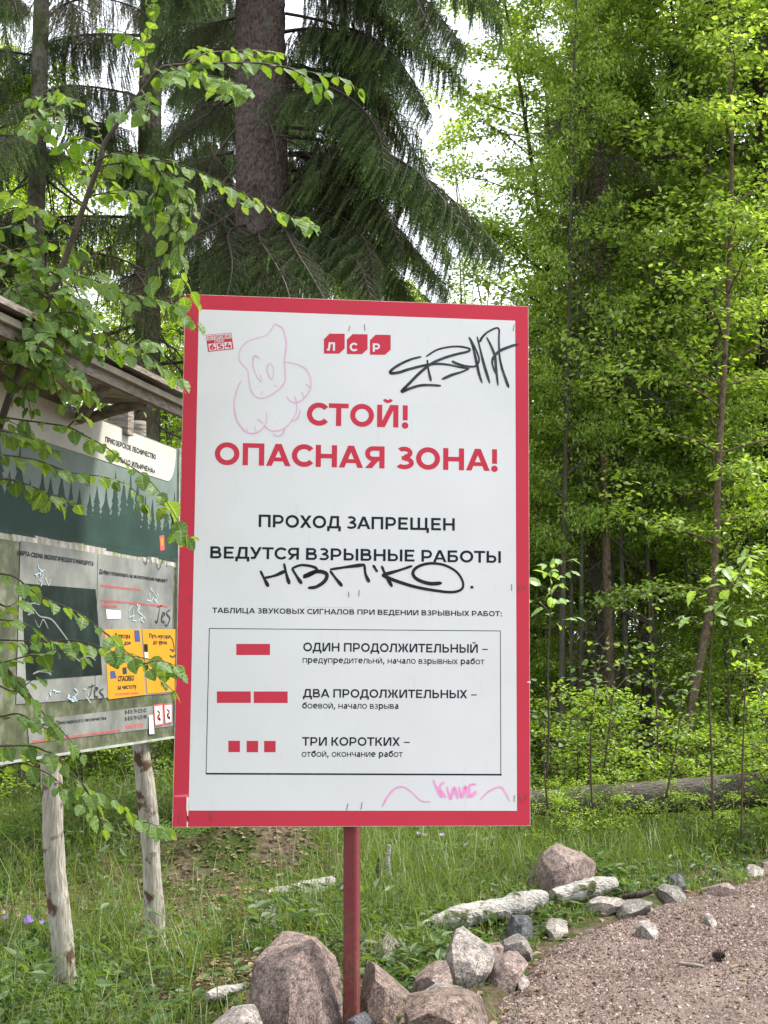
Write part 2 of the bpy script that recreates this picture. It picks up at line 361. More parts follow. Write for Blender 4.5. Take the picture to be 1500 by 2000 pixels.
# thinner where fine dust shows
dn = np.sin(xx * 2.6 + 1) * np.sin(yy * 2.1 + xx) + rng.normal(0, .5, len(xx)); k = dn < .45; xx, yy = xx[k], yy[k]; n = len(xx)
s = .0021 + .0075 * rng.random(n) ** 3.6
big = rng.random(n) < .01; s[big] *= 2.0
ang = rng.random(n) * 6.28; base = np.stack([xx, yy, pathz(xx, yy) - s * .15], 1)
V = np.zeros((n, 5, 3))
for k in range(4):
    a = ang + k * PI / 2 + rng.normal(0, .25, n); r = s * (.7 + .6 * rng.random(n))
    V[:, k] = base + np.stack([np.cos(a) * r, np.sin(a) * r, s * .25 * rng.random(n)], 1)
V[:, 4] = base + np.stack([rng.normal(0, .25, n) * s, rng.normal(0, .25, n) * s, s * (.6 + .5 * rng.random(n))], 1)
i = np.arange(n)[:, None] * 5
b = MB(); b.add(V.reshape(-1, 3), np.concatenate([i + np.array([[k, (k + 1) % 4, 4]]) for k in range(4)]))
tag(b.obj('gravel', M['gravel']), 'loose pinkish gravel spread over the path', kind='stuff')

# ------------------------------------------------------------------ lettering (stroke built letters, cap height 1)
def arcs(cx, cy, rx, ry, a0, a1, t, n=None):
    n = n or max(4, int(abs(a1 - a0) / 12)); a = np.radians(np.linspace(a0, a1, n + 1))
    o = np.stack([cx + rx * np.cos(a), cy + ry * np.sin(a)], 1); i = np.stack([cx + (rx - t) * np.cos(a), cy + (ry - t) * np.sin(a)], 1)
    return [[o[k], o[k + 1], i[k + 1], i[k]] for k in range(n)]
def rc(x0, y0, x1, y1): return [[(x0, y0), (x1, y0), (x1, y1), (x0, y1)]]
def dg(xa, ya, xb, yb, t):
    """slanted stem between heights ya and yb cut level, xa/xb = left edge"""
    L = math.hypot(xb - xa, yb - ya); h = t * L / abs(yb - ya)
    return [[(xa, ya), (xa + h, ya), (xb + h, yb), (xb, yb)]]
def bowl(x0, y0, x1, y1, t):
    r = (y1 - y0) / 2
    return [rc(x0, y0, x1 - r, y0 + t), rc(x0, y1 - t, x1 - r, y1), arcs(x1 - r, (y0 + y1) / 2, r, r, -90, 90, t)]
def glyph(ch, t):
    """returns (width, left bearing, right bearing, [stroke, ...]); stroke = list of quads"""
    up = ch.upper(); S = []; sb = .085; h = t * .92
    if ch in 'аеруб':
        if ch == 'а': S = [rc(.58 - t, 0, .58, .5), arcs(.33, .46, .25, .26, 0, 150, t), arcs(.26, .2, .24, .22, 60, 300, t), rc(.22, .3, .5, .3 + t * .8), rc(.24, -.01, .5, t * .8)]; return .58, .05, .08, S
        if ch == 'е': S = [arcs(.36, .36, .36, .37, 0, 315, t), rc(.08, .3, .66, .3 + t * .8)]; return .72, .05, .05, S
        if ch == 'р': S = [rc(0, -.26, t, .72), arcs(.36, .36, .36, .37, 0, 360, t)]; return .72, .08, .05, S
        if ch == 'у': S = [dg(.0, .72, .27, .0, t), dg(.12, -.26, .5, .72, t)]; return .68, .02, .02, S
        if ch == 'б': S = [arcs(.37, .36, .37, .37, 0, 360, t), arcs(.52, .3, .52, .62, 100, 180, t), rc(.42, .92 - t, .7, .93)]; return .74, .05, .05, S
    sc_ = .73 if (ch != up and ch.isalpha()) else 1.0
    if up == 'О': w = 1.04; S = [arcs(.52, .5, .52, .515, 0, 360, t, 30)]; sb = .05
    elif up == 'С': w = .90; S = [arcs(.52, .5, .52, .515, 40, 320, t, 24)]; return w * sc_, .05 * sc_, .03 * sc_, _sc(S, sc_)
    elif up == 'Т': w = .86; S = [rc(0, 1 - h, w, 1), rc(w / 2 - t / 2, 0, w / 2 + t / 2, 1 - h)]; sb = .015
    elif up == 'Г': w = .7; S = [rc(0, 0, t, 1), rc(t, 1 - h, w, 1)]
    elif up in 'ИЙN':
        w = .93; S = [rc(0, 0, t, 1), rc(w - t, 0, w, 1), dg(t * .4, 0, w - t * 1.6, 1, t)]
        if up == 'Й': S.append(arcs(w / 2, 1.32, .24, .24, 205, 335, t * .62))
    elif up == 'П': w = .91; S = [rc(0, 0, t, 1), rc(w - t, 0, w, 1), rc(t, 1 - h, w - t, 1)]
    elif up == 'Н': w = .91; S = [rc(0, 0, t, 1), rc(w - t, 0, w, 1), rc(t, .5 - h / 2, w - t, .5 + h / 2)]
    elif up == 'А': w = 1.04; hh = t * 1.08; S = [dg(0, 0, w / 2 - hh / 2 - .005, 1, t), dg(w - hh, 0, w / 2 - hh / 2 + .005, 1, t), rc(.2, .21, w - .2, .21 + h * .85)]; sb = -.005
    elif up == 'Я': w = .84; S = [rc(w - t, 0, w, 1)] + [[[(w - x, y) for x, y in q] for q in s_] for s_ in bowl(t, .32, w, 1, h)] + [dg(0, 0, .3, .36, t)]
    elif up == 'З': w = .78; S = [arcs(.36, .735, .36, .28, -90, 140, h), arcs(.36, .28, .42, .295, -142, 90, h), rc(.25, .5 - h * .45, .37, .5 + h * .42)]; sb = .04
    elif up == 'В': w = .84; S = [rc(0, 0, t, 1)] + bowl(t, .46, .77, 1, h) + bowl(t, 0, w, .46 + h * .72, h)
    elif up == 'Р': w = .82; S = [rc(0, 0, t, 1)] + bowl(t, .29, w, 1, h)
    elif up == 'Б': w = .82; S = [rc(0, 0, t, 1), rc(t, 1 - h, .74, 1)] + bowl(t, 0, w, .62, h)
    elif up == 'Ь': w = .80; S = [rc(0, 0, t, 1)] + bowl(t, 0, w, .64, h)
    elif up == 'Ъ': w = .98; S = [rc(.18, 0, .18 + t, 1), rc(0, 1 - h, .18, 1)] + bowl(.18 + t, 0, w, .64, h)
    elif up == 'Ы': w = 1.12; S = [rc(0, 0, t, 1)] + bowl(t, 0, .78, .64, h) + [rc(w - t, 0, w, 1)]
    elif up == 'Е': w = .76; S = [rc(0, 0, t, 1), rc(t, 0, w, h), rc(t, 1 - h, w - .02, 1), rc(t, .5 - h / 2, w - .09, .5 + h / 2)]
    elif up == 'Э': w = .88; S = [arcs(.36, .5, .52, .515, -140, 140, t, 24), rc(.2, .5 - h / 2, .8, .5 + h / 2)]; sb = .04
    elif up == 'Ю': w = 1.4; S = [rc(0, 0, t, 1), arcs(.88, .5, .52, .515, 0, 360, t, 30), rc(t, .5 - h / 2, .4, .5 + h / 2)]
    elif up == 'У': w = .92; S = [dg(0, 1, .38, .3, t), dg(.2, 0, w - t * 1.15, 1, t), rc(.08, 0, .3, h)]; sb = .0
    elif up == 'Х': w = .92; S = [dg(0, 0, w - t * 1.3, 1, t), dg(w - t * 1.3, 0, 0, 1, t)]; sb = .01
    elif up == 'К': w = .88; S = [rc(0, 0, t, 1), dg(.12, .4, w - t * 1.4, 1, t), dg(w - t * 1.35, 0, .26, .58, t)]; return w * sc_, .085 * sc_, .0, _sc(S, sc_)
    elif up == 'Ж': w = 1.34; c = w / 2; S = [rc(c - t / 2, 0, c + t / 2, 1), dg(0, 0, c - .3, .56, t), dg(c - .36, .46, 0.02, 1, t), dg(w - t * 1.35, 0, c + .08, .56, t), dg(c + .12, .46, w - t * 1.35 - .02, 1, t)]; sb = .0
    elif up == 'М': w = 1.08; S = [rc(0, 0, t, 1), rc(w - t, 0, w, 1), dg(w / 2 - t * .6, .28, t * .1, 1, t), dg(w / 2 - t * .6, .28, w - t * 1.3, 1, t)]
    elif up == 'Л': w = .92; S = [rc(w - t, 0, w, 1), rc(.24, 1 - h, w - t, 1), dg(.13, .2, .22, 1, t), rc(0, 0, .2, h), dg(.08, .0, .15, .3, t)]; return w * sc_, .02, .085 * sc_, _sc(S, sc_)
    elif up == 'Д': w = 1.06; S = [rc(w - .14 - t, h, w - .14, 1), rc(.3, 1 - h, w - .14 - t, 1), dg(.14, h, .27, 1, t), rc(0, 0, w, h), rc(0, -.22, t, 0), rc(w - t, -.22, w, 0)]; sb = .02
    elif up == 'Ц': w = 1.04; S = [rc(0, 0, t, 1), rc(w - .13 - t, h, w - .13, 1), rc(t, 0, w, h), rc(w - t, -.22, w, 0)]
    elif up in 'ШЩ':
        e = .12 if up == 'Щ' else 0; w = 1.34; S = [rc(0, 0, t, 1), rc(w / 2 - t / 2, h, w / 2 + t / 2, 1), rc(w - t, h, w, 1), rc(t, 0, w + e, h)]
        if e: S.append(rc(w + e - t, -.22, w + e, 0)); w += e
    elif up == 'Ч': w = .84; S = [rc(w - t, 0, w, 1), rc(.3, .36, w - t, .36 + h), arcs(.33, .69, .33, .33, 180, 270, t), rc(0, .69, t, 1)]
    elif up == 'Ф': w = 1.2; c = w / 2; S = [rc(c - t / 2, 0, c + t / 2, 1), arcs(c, .5, .6, .37, 0, 360, t, 28)]; sb = .05
    elif ch == '!': w = t * 1.1; S = [rc(.02, .33, w - .01, 1), arcs(w / 2, .1, t * .66, t * .66, 0, 360, t * .62, 12)]
    elif ch == '.': w = t * 1.2; S = [rc(0, 0, t * 1.1, t * 1.1)]
    elif ch == ',': w = t * 1.2; S = [rc(0, 0, t * 1.1, t * 1.1), dg(.0, -.2, .05, 0, t * .7)]
    elif ch == ':': w = t * 1.2; S = [rc(0, 0, t * 1.1, t * 1.1), rc(0, .5, t * 1.1, .5 + t * 1.1)]
    elif ch == '-': w = .4; S = [rc(0, .36, w, .36 + h * .9)]
    elif ch == '–': w = .68; S = [rc(0, .35, w, .35 + h * .72)]
    elif ch in '«»':
        w = .6; k = 1 if ch == '«' else -1; S = []
        for dx in (0, .26):
            a, c_ = (dx, dx + .2) if k > 0 else (dx + .2, dx)
            S += [dg(a, .4, c_, .7, t * .7), dg(c_, .1, a, .4, t * .7)]
    elif ch == '0': w = .78; S = [arcs(.39, .5, .39, .51, 0, 360, t, 26)]
    elif ch == '1': w = .45; S = [rc(w - t, 0, w, 1), rc(.05, 1 - h, w - t, 1)]
    elif ch == '2': w = .72; S = [arcs(.34, .7, .35, .31, 0, 155, t), dg(.0, h * .8, .5, .66, t), rc(0, 0, w, h)]
    elif ch == '4': w = .84; S = [dg(0, .25, .34, 1, t), rc(0, .2, w, .2 + h), rc(.5, 0, .5 + t, .62)]
    elif ch == '5': w = .74; S = [rc(.07, 1 - h, .68, 1), rc(.07, .5, .07 + t, 1 - h), arcs(.32, .31, .4, .32, -140, 90, h), rc(.12, .63 - h, .32, .63)]
    elif ch == '6': w = .78; S = [arcs(.39, .32, .39, .33, 0, 360, t), arcs(.56, .35, .56, .66, 85, 180, t)]
    elif ch == '7': w = .74; S = [rc(0, 1 - h, w, 1), dg(.14, 0, w - t * 1.15, 1 - h, t)]
    elif ch == '8': w = .78; S = [arcs(.39, .74, .35, .275, 0, 360, t), arcs(.39, .28, .39, .295, 0, 360, t)]
    elif ch == '9': w = .78; S = [arcs(.39, .68, .39, .33, 0, 360, t), arcs(.22, .65, .56, .66, -95, 0, t)]
    elif ch == '3': return glyph('З', t)
    elif ch == ' ': return .16, .1, .1, []
    else: w = .5; S = []
    return w * sc_, sb * sc_, sb * sc_, _sc(S, sc_)
def _sc(S, k):
    return S if k == 1.0 else [[[(x * k, y * k) for x, y in q] for q in s_] for s_ in S]
def text_quads(txt, t):
    out = []; x = 0; first = True; wi = 0
    for ch in txt:
        if ch == ' ': wi += 1
        w, l, r, S = glyph(ch, t)
        if not first: x += l
        for k, s_ in enumerate(S):
            for q in s_: out.append(([(x + a, b_) for a, b_ in q], k, wi))
        x += w + r; last = r; first = False
    return out, x - last

class Surf:
    """a flat printed face: O origin, U right, W up, N out of the face"""
    def __init__(s, O, U, W, off=0): s.O = np.array(O, float); s.U = norm(U); s.W = norm(W); s.N = norm(np.cross(s.U, s.W)); s.off = off
    def uv(s, px, py):
        h = plane_hit(px, py, s.O, s.N) - s.O; return float(h @ s.U), float(h @ s.W)
    def p3(s, u, v, lift=0): return s.O + s.U * u + s.W * v + s.N * (s.off + lift)
    def text(s, name, txt, xl, xr, ybase, ytop, mat, parent, t=.19, lift=.001, yr=None, italic=0):
        """xl..xr, baseline and cap line as seen in the photograph"""
        u0, v0 = s.uv(xl, ybase); u0b, v1 = s.uv(xl, ytop); u1, v2 = s.uv(xr, ybase if yr is None else yr)
        q, W = text_quads(txt, t); k = (u1 - u0) / W; hgt = v1 - v0
        words = {}
        for pts, kk, wi in q: words.setdefault(wi, []).append((pts, kk))
        for wq in words.values():          # every word is a piece of its own
            b = MB()
            for pts, kk in wq: b.add([s.p3(u0 + (x + y * italic) * k, v0 + y * hgt, lift + kk * 6e-5) for x, y in pts], [(0, 1, 2, 3)])
            o = b.obj(name, mat, parent)
        return o
    def uvtext(s, name, txt, u0, u1, v0, hgt, mat, parent, t=.19, lift=.001):
        q, W = text_quads(txt, t); k = (u1 - u0) / W; b = MB()
        for pts, kk, _w in q: b.add([s.p3(u0 + x * k, v0 + y * hgt, lift + kk * 6e-5) for x, y in pts], [(0, 1, 2, 3)])
        return b.obj(name, mat, parent)
    def poly(s, name, pts, mat, parent, lift=.001, label=None):
        b = MB(); b.add([s.p3(*s.uv(*p), lift) for p in pts], [list(range(len(pts)))[::-1]]); return b.obj(name, mat, parent, label=label)
    def ribbon(s, b, pts, w, lift=.0016, taper=True):
        """marker stroke through photograph points, w in metres"""
        P = spline([s.uv(*p) for p in pts], 6); T = norm(np.gradient(P, axis=0)); Nn = np.stack([-T[:, 1], T[:, 0]], 1)
        n = len(P); wv = w * (1 + .25 * np.sin(np.linspace(0, 5, n) + len(pts))) * .5
        if taper: wv = wv * np.clip(np.minimum(np.arange(n) + 1.5, n - np.arange(n) + .5) / 3, .35, 1)
        for k in range(n):
            a = P[k] + Nn[k] * wv[k]; c = P[k] - Nn[k] * wv[k]
            b.V.append(np.array([s.p3(a[0], a[1], lift), s.p3(c[0], c[1], lift)])); b.A.append(np.zeros(2))
        b.F.append(np.array([(b.n + 2 * k, b.n + 2 * k + 1, b.n + 2 * k + 3, b.n + 2 * k + 2) for k in range(n - 1)])); b.n += 2 * n

# ------------------------------------------------------------------ warning sign
def rotm(a, b_, c):
    ca, sa = math.cos(a), math.sin(a); cb, sb = math.cos(b_), math.sin(b_); cc, s_ = math.cos(c), math.sin(c)
    return np.array([[1, 0, 0], [0, ca, -sa], [0, sa, ca]]) @ np.array([[cb, 0, sb], [0, 1, 0], [-sb, 0, cb]]) @ np.array([[cc, -s_, 0], [s_, cc, 0], [0, 0, 1]])
def cam2w(p): return CAM + np.array([1, 0, 0]) * p[0] + np.array([0, CT, ST]) * p[2] + np.array([0, -ST, CT]) * p[1]
Rm = rotm(.112, -.105, -.008); ctr = np.array([-.094, -.156, 4.716])
SC_ = cam2w(ctr); SU = cam2w(ctr + Rm @ [1, 0, 0]) - SC_; SW = cam2w(ctr + Rm @ [0, 1, 0]) - SC_
face = Surf(SC_, SU, SW)
M['red'] = m_plain('sign red print', (.47, .035, .06), .65, .04, 3, .15)
def m_white():
    m, t, p, o = newmat('sign white print'); v = tcoord(t); n = tnoise(t, 2.2, 5, .6, v); n2 = tnoise(t, 40, 4, .6, tcoord(t, (1, 1, .12)))
    c = tramp(t, n.outputs['Fac'], [(.3, (.565, .58, .575)), (.7, (.625, .635, .635))]).outputs[0]
    n3 = tnoise(t, 7, 7, .75, v); c = tmix(t, tramp(t, n3.outputs['Fac'], [(.58, (0, 0, 0)), (.8, (.3, .3, .3))]).outputs[0], c, (.52, .53, .48)); c = tmix(t, tramp(t, n2.outputs['Fac'], [(.62, (0, 0, 0)), (.75, (.4, .4, .4))]).outputs[0], c, (.5, .5, .47))
    lk(t, c, p.inputs['Base Color']); p.inputs['Roughness'].default_value = .55; p.inputs['Specular IOR Level'].default_value = .2; return m
M['white'] = m_white()
M['edge'] = m_plain('board cut edge', (.5, .42, .33), .8, .3, 40)
M['ink'] = m_plain('dark print', (.010, .013, .022), .6, .1, 9, .15)
M['marker'] = m_plain('black marker', (.009, .010, .012), .5, .5, 60, .2)
M['marker_grey'] = m_plain('thin marker', (.032, .036, .042), .5, .8, 45, .2)
M['pink_faint'] = m_plain('faded pink marker', (.66, .36, .55), .5, .12, 25)
M['pink'] = m_plain('pink marker', (.74, .28, .52), .5, .15, 35)
M['steel'] = m_plain('rusty staple', (.16, .12, .10), .5, .5, 200, .5, .6)
M['grey_line'] = m_plain('grey outline', (.5, .5, .5), .6)
M['paper'] = m_plain('torn paper', (.7, .66, .62), .9, .1, 60)

gp = on_ground(687, 1985)
sign = thing('warning_sign', 'large white warning sign with red border on a rusty red post, rocks at its foot', 'sign', (float(SC_[0]), float(SC_[1]) + .03, 0))
def inv_parent(o, root):
    o.parent = root; o.matrix_parent_inverse = Matrix.Translation(-Vector(root.location)) if not any(root.rotation_euler) else root.matrix_basis.inverted(); return o
# every builder below makes parts in world coordinates; fix_children() removes the root offset afterwards
def fix_children(root):
    root_m = Matrix.Translation(root.location) @ root.rotation_euler.to_matrix().to_4x4()
    for c in [c for c in COL.objects if c.parent == root]: c.matrix_parent_inverse = root_m.inverted()
T_ = .012
Rs = np.stack([face.U, face.W, face.N], 1)
b = MB(); V, Fs = box(SC_ - face.N * T_ / 2, (1.2, 1.8, T_), Rs); b.add(V, *Fs); b.obj('board', M['edge'], sign)
b = MB(); V, Fs = box(SC_ + face.N * .0005, (1.196, 1.796, .001), Rs); b.add(V, *Fs); b.obj('red_border', M['red'], sign)
face.off = .001
face.poly('white_panel', [(388.5, 604.5), (1006, 626.5), (1009.5, 1583.5), (368.5, 1583)], M['white'], sign, .0006)
L1 = .0012
def Z(z, x, y):    # positions read off enlarged crops of the photograph
    ox, oy, k = {1: (330, 560, 4.054), 2: (680, 560, 4.054), 3: (330, 930, 2.0833), 4: (330, 1200, 2.0833)}[z]; return ox + x / k, oy + y / k
def line(txt, xl, xr, yb, yt, mat, t, yr=None): return face.text('lettering', txt, xl, xr, yb, yt, M[mat], sign, t, L1, yr)
line('СТОЙ!', 599, 796.5, 830.5, 786.5, 'red', .225)
line('ОПАСНАЯ ЗОНА!', 419, 971, 907.5, 864, 'red', .225)
line('ПРОХОД ЗАПРЕЩЕН', 505, 888, 1029.5, 1005, 'ink', .2)
line('ВЕДУТСЯ ВЗРЫВНЫЕ РАБОТЫ', 410.5, 978, 1090.5, 1067, 'ink', .2)
line('ТАБЛИЦА ЗВУКОВЫХ СИГНАЛОВ ПРИ ВЕДЕНИИ ВЗРЫВНЫХ РАБОТ:', 414.5, 980, 1197, 1186.7, 'ink', .195)
line('ОДИН ПРОДОЛЖИТЕЛЬНЫЙ –', 592, 952.6, 1272, 1255, 'ink', .19)
line('предупредительнй, начало взрывных работ', 591, 946, 1294.6, 1281.8, 'ink', .175)
line('ДВА ПРОДОЛЖИТЕЛЬНЫХ –', 591.6, 931, 1362, 1345.5, 'ink', .19)
line('боевой, начало взрыва', 590, 778, 1383.6, 1370.6, 'ink', .175)
line('ТРИ КОРОТКИХ –', 589.8, 800, 1456.3, 1439.5, 'ink', .19)
line('отбой, окончание работ', 589, 786.5, 1478, 1465, 'ink', .175)
# outlines
def outline(name, pts, w, mat, lift=L1):
    b = MB(); q = [face.uv(*p) for p in pts]
    for k in range(4):
        a = np.array(q[k]); c = np.array(q[(k + 1) % 4]); d = norm(c - a); nn = np.array([-d[1], d[0]]); ww = w if not isinstance(w, (list, tuple)) else w[k]
        b.add([face.p3(*(a - d * ww / 2 - nn * ww / 2), lift + k * 5e-5), face.p3(*(c - nn * ww / 2), lift + k * 5e-5), face.p3(*(c + nn * ww / 2), lift + k * 5e-5), face.p3(*(a - d * ww / 2 + nn * ww / 2), lift + k * 5e-5)], [(0, 1, 2, 3)])
    return b.obj(name, M[mat], sign)
outline('table_outline', [(409, 1227.5), (977, 1232.3), (978, 1513), (402.5, 1511)], [.0022, .0022, .0055, .0022], 'ink')
outline('word_outline', [(598, 1185.5), (689, 1186.5), (689, 1200.5), (598, 1199.5)], .0014, 'grey_line')
for x0, x1, y0, y1 in ((461.5, 527.3, 1257.6, 1279.3), (423.6, 489.8, 1350.3, 1372.8), (495.6, 561.8, 1350.5, 1373), (446, 468.7, 1446.7, 1468.8), (481.7, 504.2, 1446.9, 1469), (515.8, 538.3, 1447, 1469)):
    face.poly('signal_bar', [(x0, y0), (x1, y0), (x1, y1), (x0, y1)], M['red'], sign, L1)
# emblem tiles
for x0, y0, ch in ((632.6, 651.8, 'Л'), (677.3, 652.8, 'С'), (722.4, 654, 'Р')):
    x1, y1 = x0 + 40.5, y0 + 39.2
    tile = face.poly('logo_tile', [(x0, y0 + 11), (x0 + 11, y0), (x1, y0 + .4), (x1, y1 - 10), (x1 - 11, y1), (x0, y1 - .3)], M['red'], sign, L1)
    face.text('logo_letter', ch, x0 + 5.5, x0 + (21.5 if ch == 'Л' else 20.5 if ch == 'С' else 19.5), y1 - 6, y1 - 22.3, M['white'], tile, .23, L1 + .0006)
# round sticker with number
st = face.poly('sticker', [Z(1, 292, 383), Z(1, 495, 366), Z(1, 511, 495), Z(1, 310, 517)], M['red'], sign, L1, 'small red and white rectangular sticker')
def stq(s_, t_): a = np.array(Z(1, 292, 383)); b_ = np.array(Z(1, 495, 366)); c = np.array(Z(1, 511, 495)); d = np.array(Z(1, 310, 517)); return tuple((a * (1 - s_) + b_ * s_) * (1 - t_) + (d * (1 - s_) + c * s_) * t_)
def stext(txt, s0, s1, tb, tt, mat, w, lift):
    q, W = text_quads(txt, w); b = MB()
    for pts, kk, _w in q: b.add([face.p3(*face.uv(*stq(s0 + x / W * (s1 - s0), tb + y * (tt - tb))), lift + kk * 5e-5) for x, y in pts], [(0, 1, 2, 3)])
    return b.obj('sticker_lettering', M[mat], st)
face.poly('sticker_band', [stq(.02, .03), stq(.98, .03), stq(.98, .33), stq(.02, .33)], M['white'], st, L1 + .0004)
stext('ОСТОРОЖНО', .05, .95, .30, .07, 'red', .24, L1 + .0008)
stext('СТЕКЛО', .3, .68, .5, .37, 'white', .22, L1 + .0004)
for k, ch in enumerate('654'):
    face.poly('sticker_band', [stq(.05 + k * .31, .54), stq(.33 + k * .31, .54), stq(.33 + k * .31, .95), stq(.05 + k * .31, .95)], M['white'], st, L1 + .0004)
    stext(ch, .08 + k * .31, .30 + k * .31, .91, .58, 'red', .24, L1 + .0008)
# marker graffiti
def graf(name, z, strokes, w, mat, label=None, lift=.0019):
    b = MB()
    for k, s_ in enumerate(strokes): face.ribbon(b, [Z(z, *p) for p in s_], w, lift + k * 4e-5)
    return b.obj(name, M[mat], sign, label=label)
graf('graffiti', 2, [[(580, 555), (500, 575), (420, 610), (350, 655), (335, 685), (400, 680), (480, 655), (600, 625), (700, 612), (800, 620), (890, 640), (960, 650)],
    [(960, 648), (900, 675), (820, 700), (740, 735)],
    [(615, 555), (700, 502), (800, 478), (880, 475), (940, 485), (962, 497), (945, 515), (860, 535), (760, 565), (660, 610), (570, 680), (490, 760), (422, 832), (480, 810), (560, 785), (640, 780), (735, 785)],
    [(625, 580), (635, 660), (655, 750)], [(820, 590), (860, 610), (930, 630), (1000, 632), (1030, 605), (1033, 560), (1000, 480), (955, 400)], [(960, 405), (990, 490), (1015, 600), (1035, 690), (1060, 765)],
    [(1020, 395), (1045, 500), (1075, 620), (1120, 765)], [(1040, 440), (1062, 400), (1112, 355), (1188, 330), (1192, 420), (1196, 540), (1215, 640), (1245, 730), (1270, 800)],
    [(1095, 400), (1130, 470), (1160, 550), (1170, 650), (1185, 785)], [(1350, 455), (1280, 475), (1200, 510), (1150, 560), (1140, 610), (1165, 690)]], 0.0082, 'marker_grey', 'angular grey marker tag')
graf('graffiti', 1, [[(835, 292), (810, 340), (770, 385), (700, 405), (620, 435), (570, 490), (553, 570), (585, 620), (625, 665), (632, 730), (650, 820), (690, 870), (740, 882), (800, 862), (860, 820), (905, 775), (922, 720), (915, 620), (918, 560), (930, 450), (915, 370), (895, 325), (835, 292)],
    [(720, 570), (680, 545), (665, 590), (672, 650), (695, 710), (730, 755), (728, 700)], [(795, 605), (778, 640), (785, 690), (812, 735), (826, 700), (825, 640), (800, 605)], [(722, 850), (745, 828)], [(835, 780), (860, 790)],
    [(920, 598), (980, 605), (1040, 625), (1090, 660), (1120, 730), (1122, 800), (1090, 860), (1050, 900), (1005, 918), (960, 905), (932, 872)],
    [(1085, 770), (1118, 800)], [(1050, 830), (1070, 885)], [(995, 865), (1012, 920)], [(575, 740), (545, 800), (520, 900), (520, 980), (540, 1060), (580, 1120), (620, 1155), (680, 1160), (730, 1135), (765, 1085), (775, 1040), (768, 995)],
    [(615, 1115), (622, 1150)], [(680, 1105), (690, 1155)], [(700, 1045), (748, 1085)], [(755, 1100), (790, 1130), (840, 1143), (900, 1130), (950, 1090), (990, 1030), (1012, 980), (1012, 920)],
    [(820, 1160), (850, 1182), (890, 1175), (912, 1140), (915, 1110)], [(965, 1060), (1000, 1058), (1030, 1020), (1040, 970)], [(875, 1030), (885, 1030)]], .0032, 'pink_faint', 'faint pink marker doodle')
graf('graffiti', 3, [[(372, 385), (388, 418), (405, 450)], [(385, 415), (430, 405), (475, 385)], [(468, 355), (478, 400), (490, 440)], [(500, 375), (520, 408), (540, 438)],
    [(500, 375), (540, 362), (590, 370), (600, 385), (570, 403), (550, 408), (600, 388), (640, 397), (635, 425), (600, 450), (565, 455)], [(655, 385), (680, 418), (705, 448)], [(655, 380), (720, 370), (797, 360)], [(795, 360), (800, 400), (815, 432)],
    [(830, 362), (848, 390)], [(865, 365), (880, 400), (908, 450)], [(990, 365), (930, 385), (866, 403)], [(866, 403), (920, 425), (1000, 450), (1080, 465), (1150, 472), (1190, 460), (1195, 430), (1170, 390), (1120, 362), (1060, 355), (1010, 370), (992, 395), (1010, 420), (1060, 437), (1110, 435)],
    [(1226, 452), (1238, 452)]], 0.0108, 'marker', 'bold black marker writing')
graf('graffiti', 4, [[(868, 780), (890, 740), (920, 708), (955, 702), (990, 725), (1025, 758), (1065, 762)], [(1265, 755), (1300, 720), (1345, 702), (1365, 720), (1385, 760)]], .0048, 'pink', 'pink wavy marker lines')
graf('graffiti', 4, [[(1075, 672), (1090, 710), (1110, 745)], [(1120, 680), (1100, 705), (1125, 745)], [(1130, 700), (1145, 750), (1160, 705), (1175, 750)], [(1180, 700), (1190, 745), (1205, 700), (1215, 745)], [(1250, 690), (1222, 697), (1225, 740), (1252, 718)]], .009, 'pink', 'pink marker letters')
# staples
for x, y0, y1 in ((391, 632, 646), (682, 637, 646), (712, 634, 646), (1003, 634, 646), (681, 1156, 1166), (701, 1153, 1165), (373, 1163, 1177), (999, 1141, 1153), (1013, 1139, 1153), (1024, 1141, 1152), (678, 1570, 1582), (706, 1567, 1580), (1004, 1553, 1565), (1017, 1553, 1567), (1026, 1552, 1562), (350, 1591, 1606), (412, 1586, 1602)):
    dx = random.uniform(-1.5, 1.5); pa = face.p3(*face.uv(x - dx, y0), .0022); pb = face.p3(*face.uv(x + dx, y1), .0022)
    b = MB(); V, Fs = tube([pa - face.N * .002, pa, (pa + pb) / 2 + face.N * .0006, pb, pb - face.N * .002], .0011, 5); b.add(V, *Fs); b.obj('staple', M['steel'], sign)
face.poly('peeled_corner', [(363.5, 575), (371, 575.5), (363.3, 589)], m_plain('peeled corner', (.25, .01, .025), .5), sign, .0014)
face.poly('torn_strip', [(340, 1553), (368, 1551), (367, 1557), (340, 1557)], m_plain('lifted red film', (.75, .11, .15), .4), sign, .0016)
face.poly('torn_strip', [(364.5, 1556), (369, 1557), (368, 1583), (367, 1615), (364.5, 1615), (366, 1590), (364, 1580)], M['paper'], sign, .0014)
face.poly('torn_strip', [(365.3, 1594), (367.5, 1593), (368, 1603), (366, 1606)], M['ink'], sign, .0018)
face.poly('torn_strip', [(1028, 1332), (1036, 1330), (1036, 1335)], M['paper'], sign, .0016)
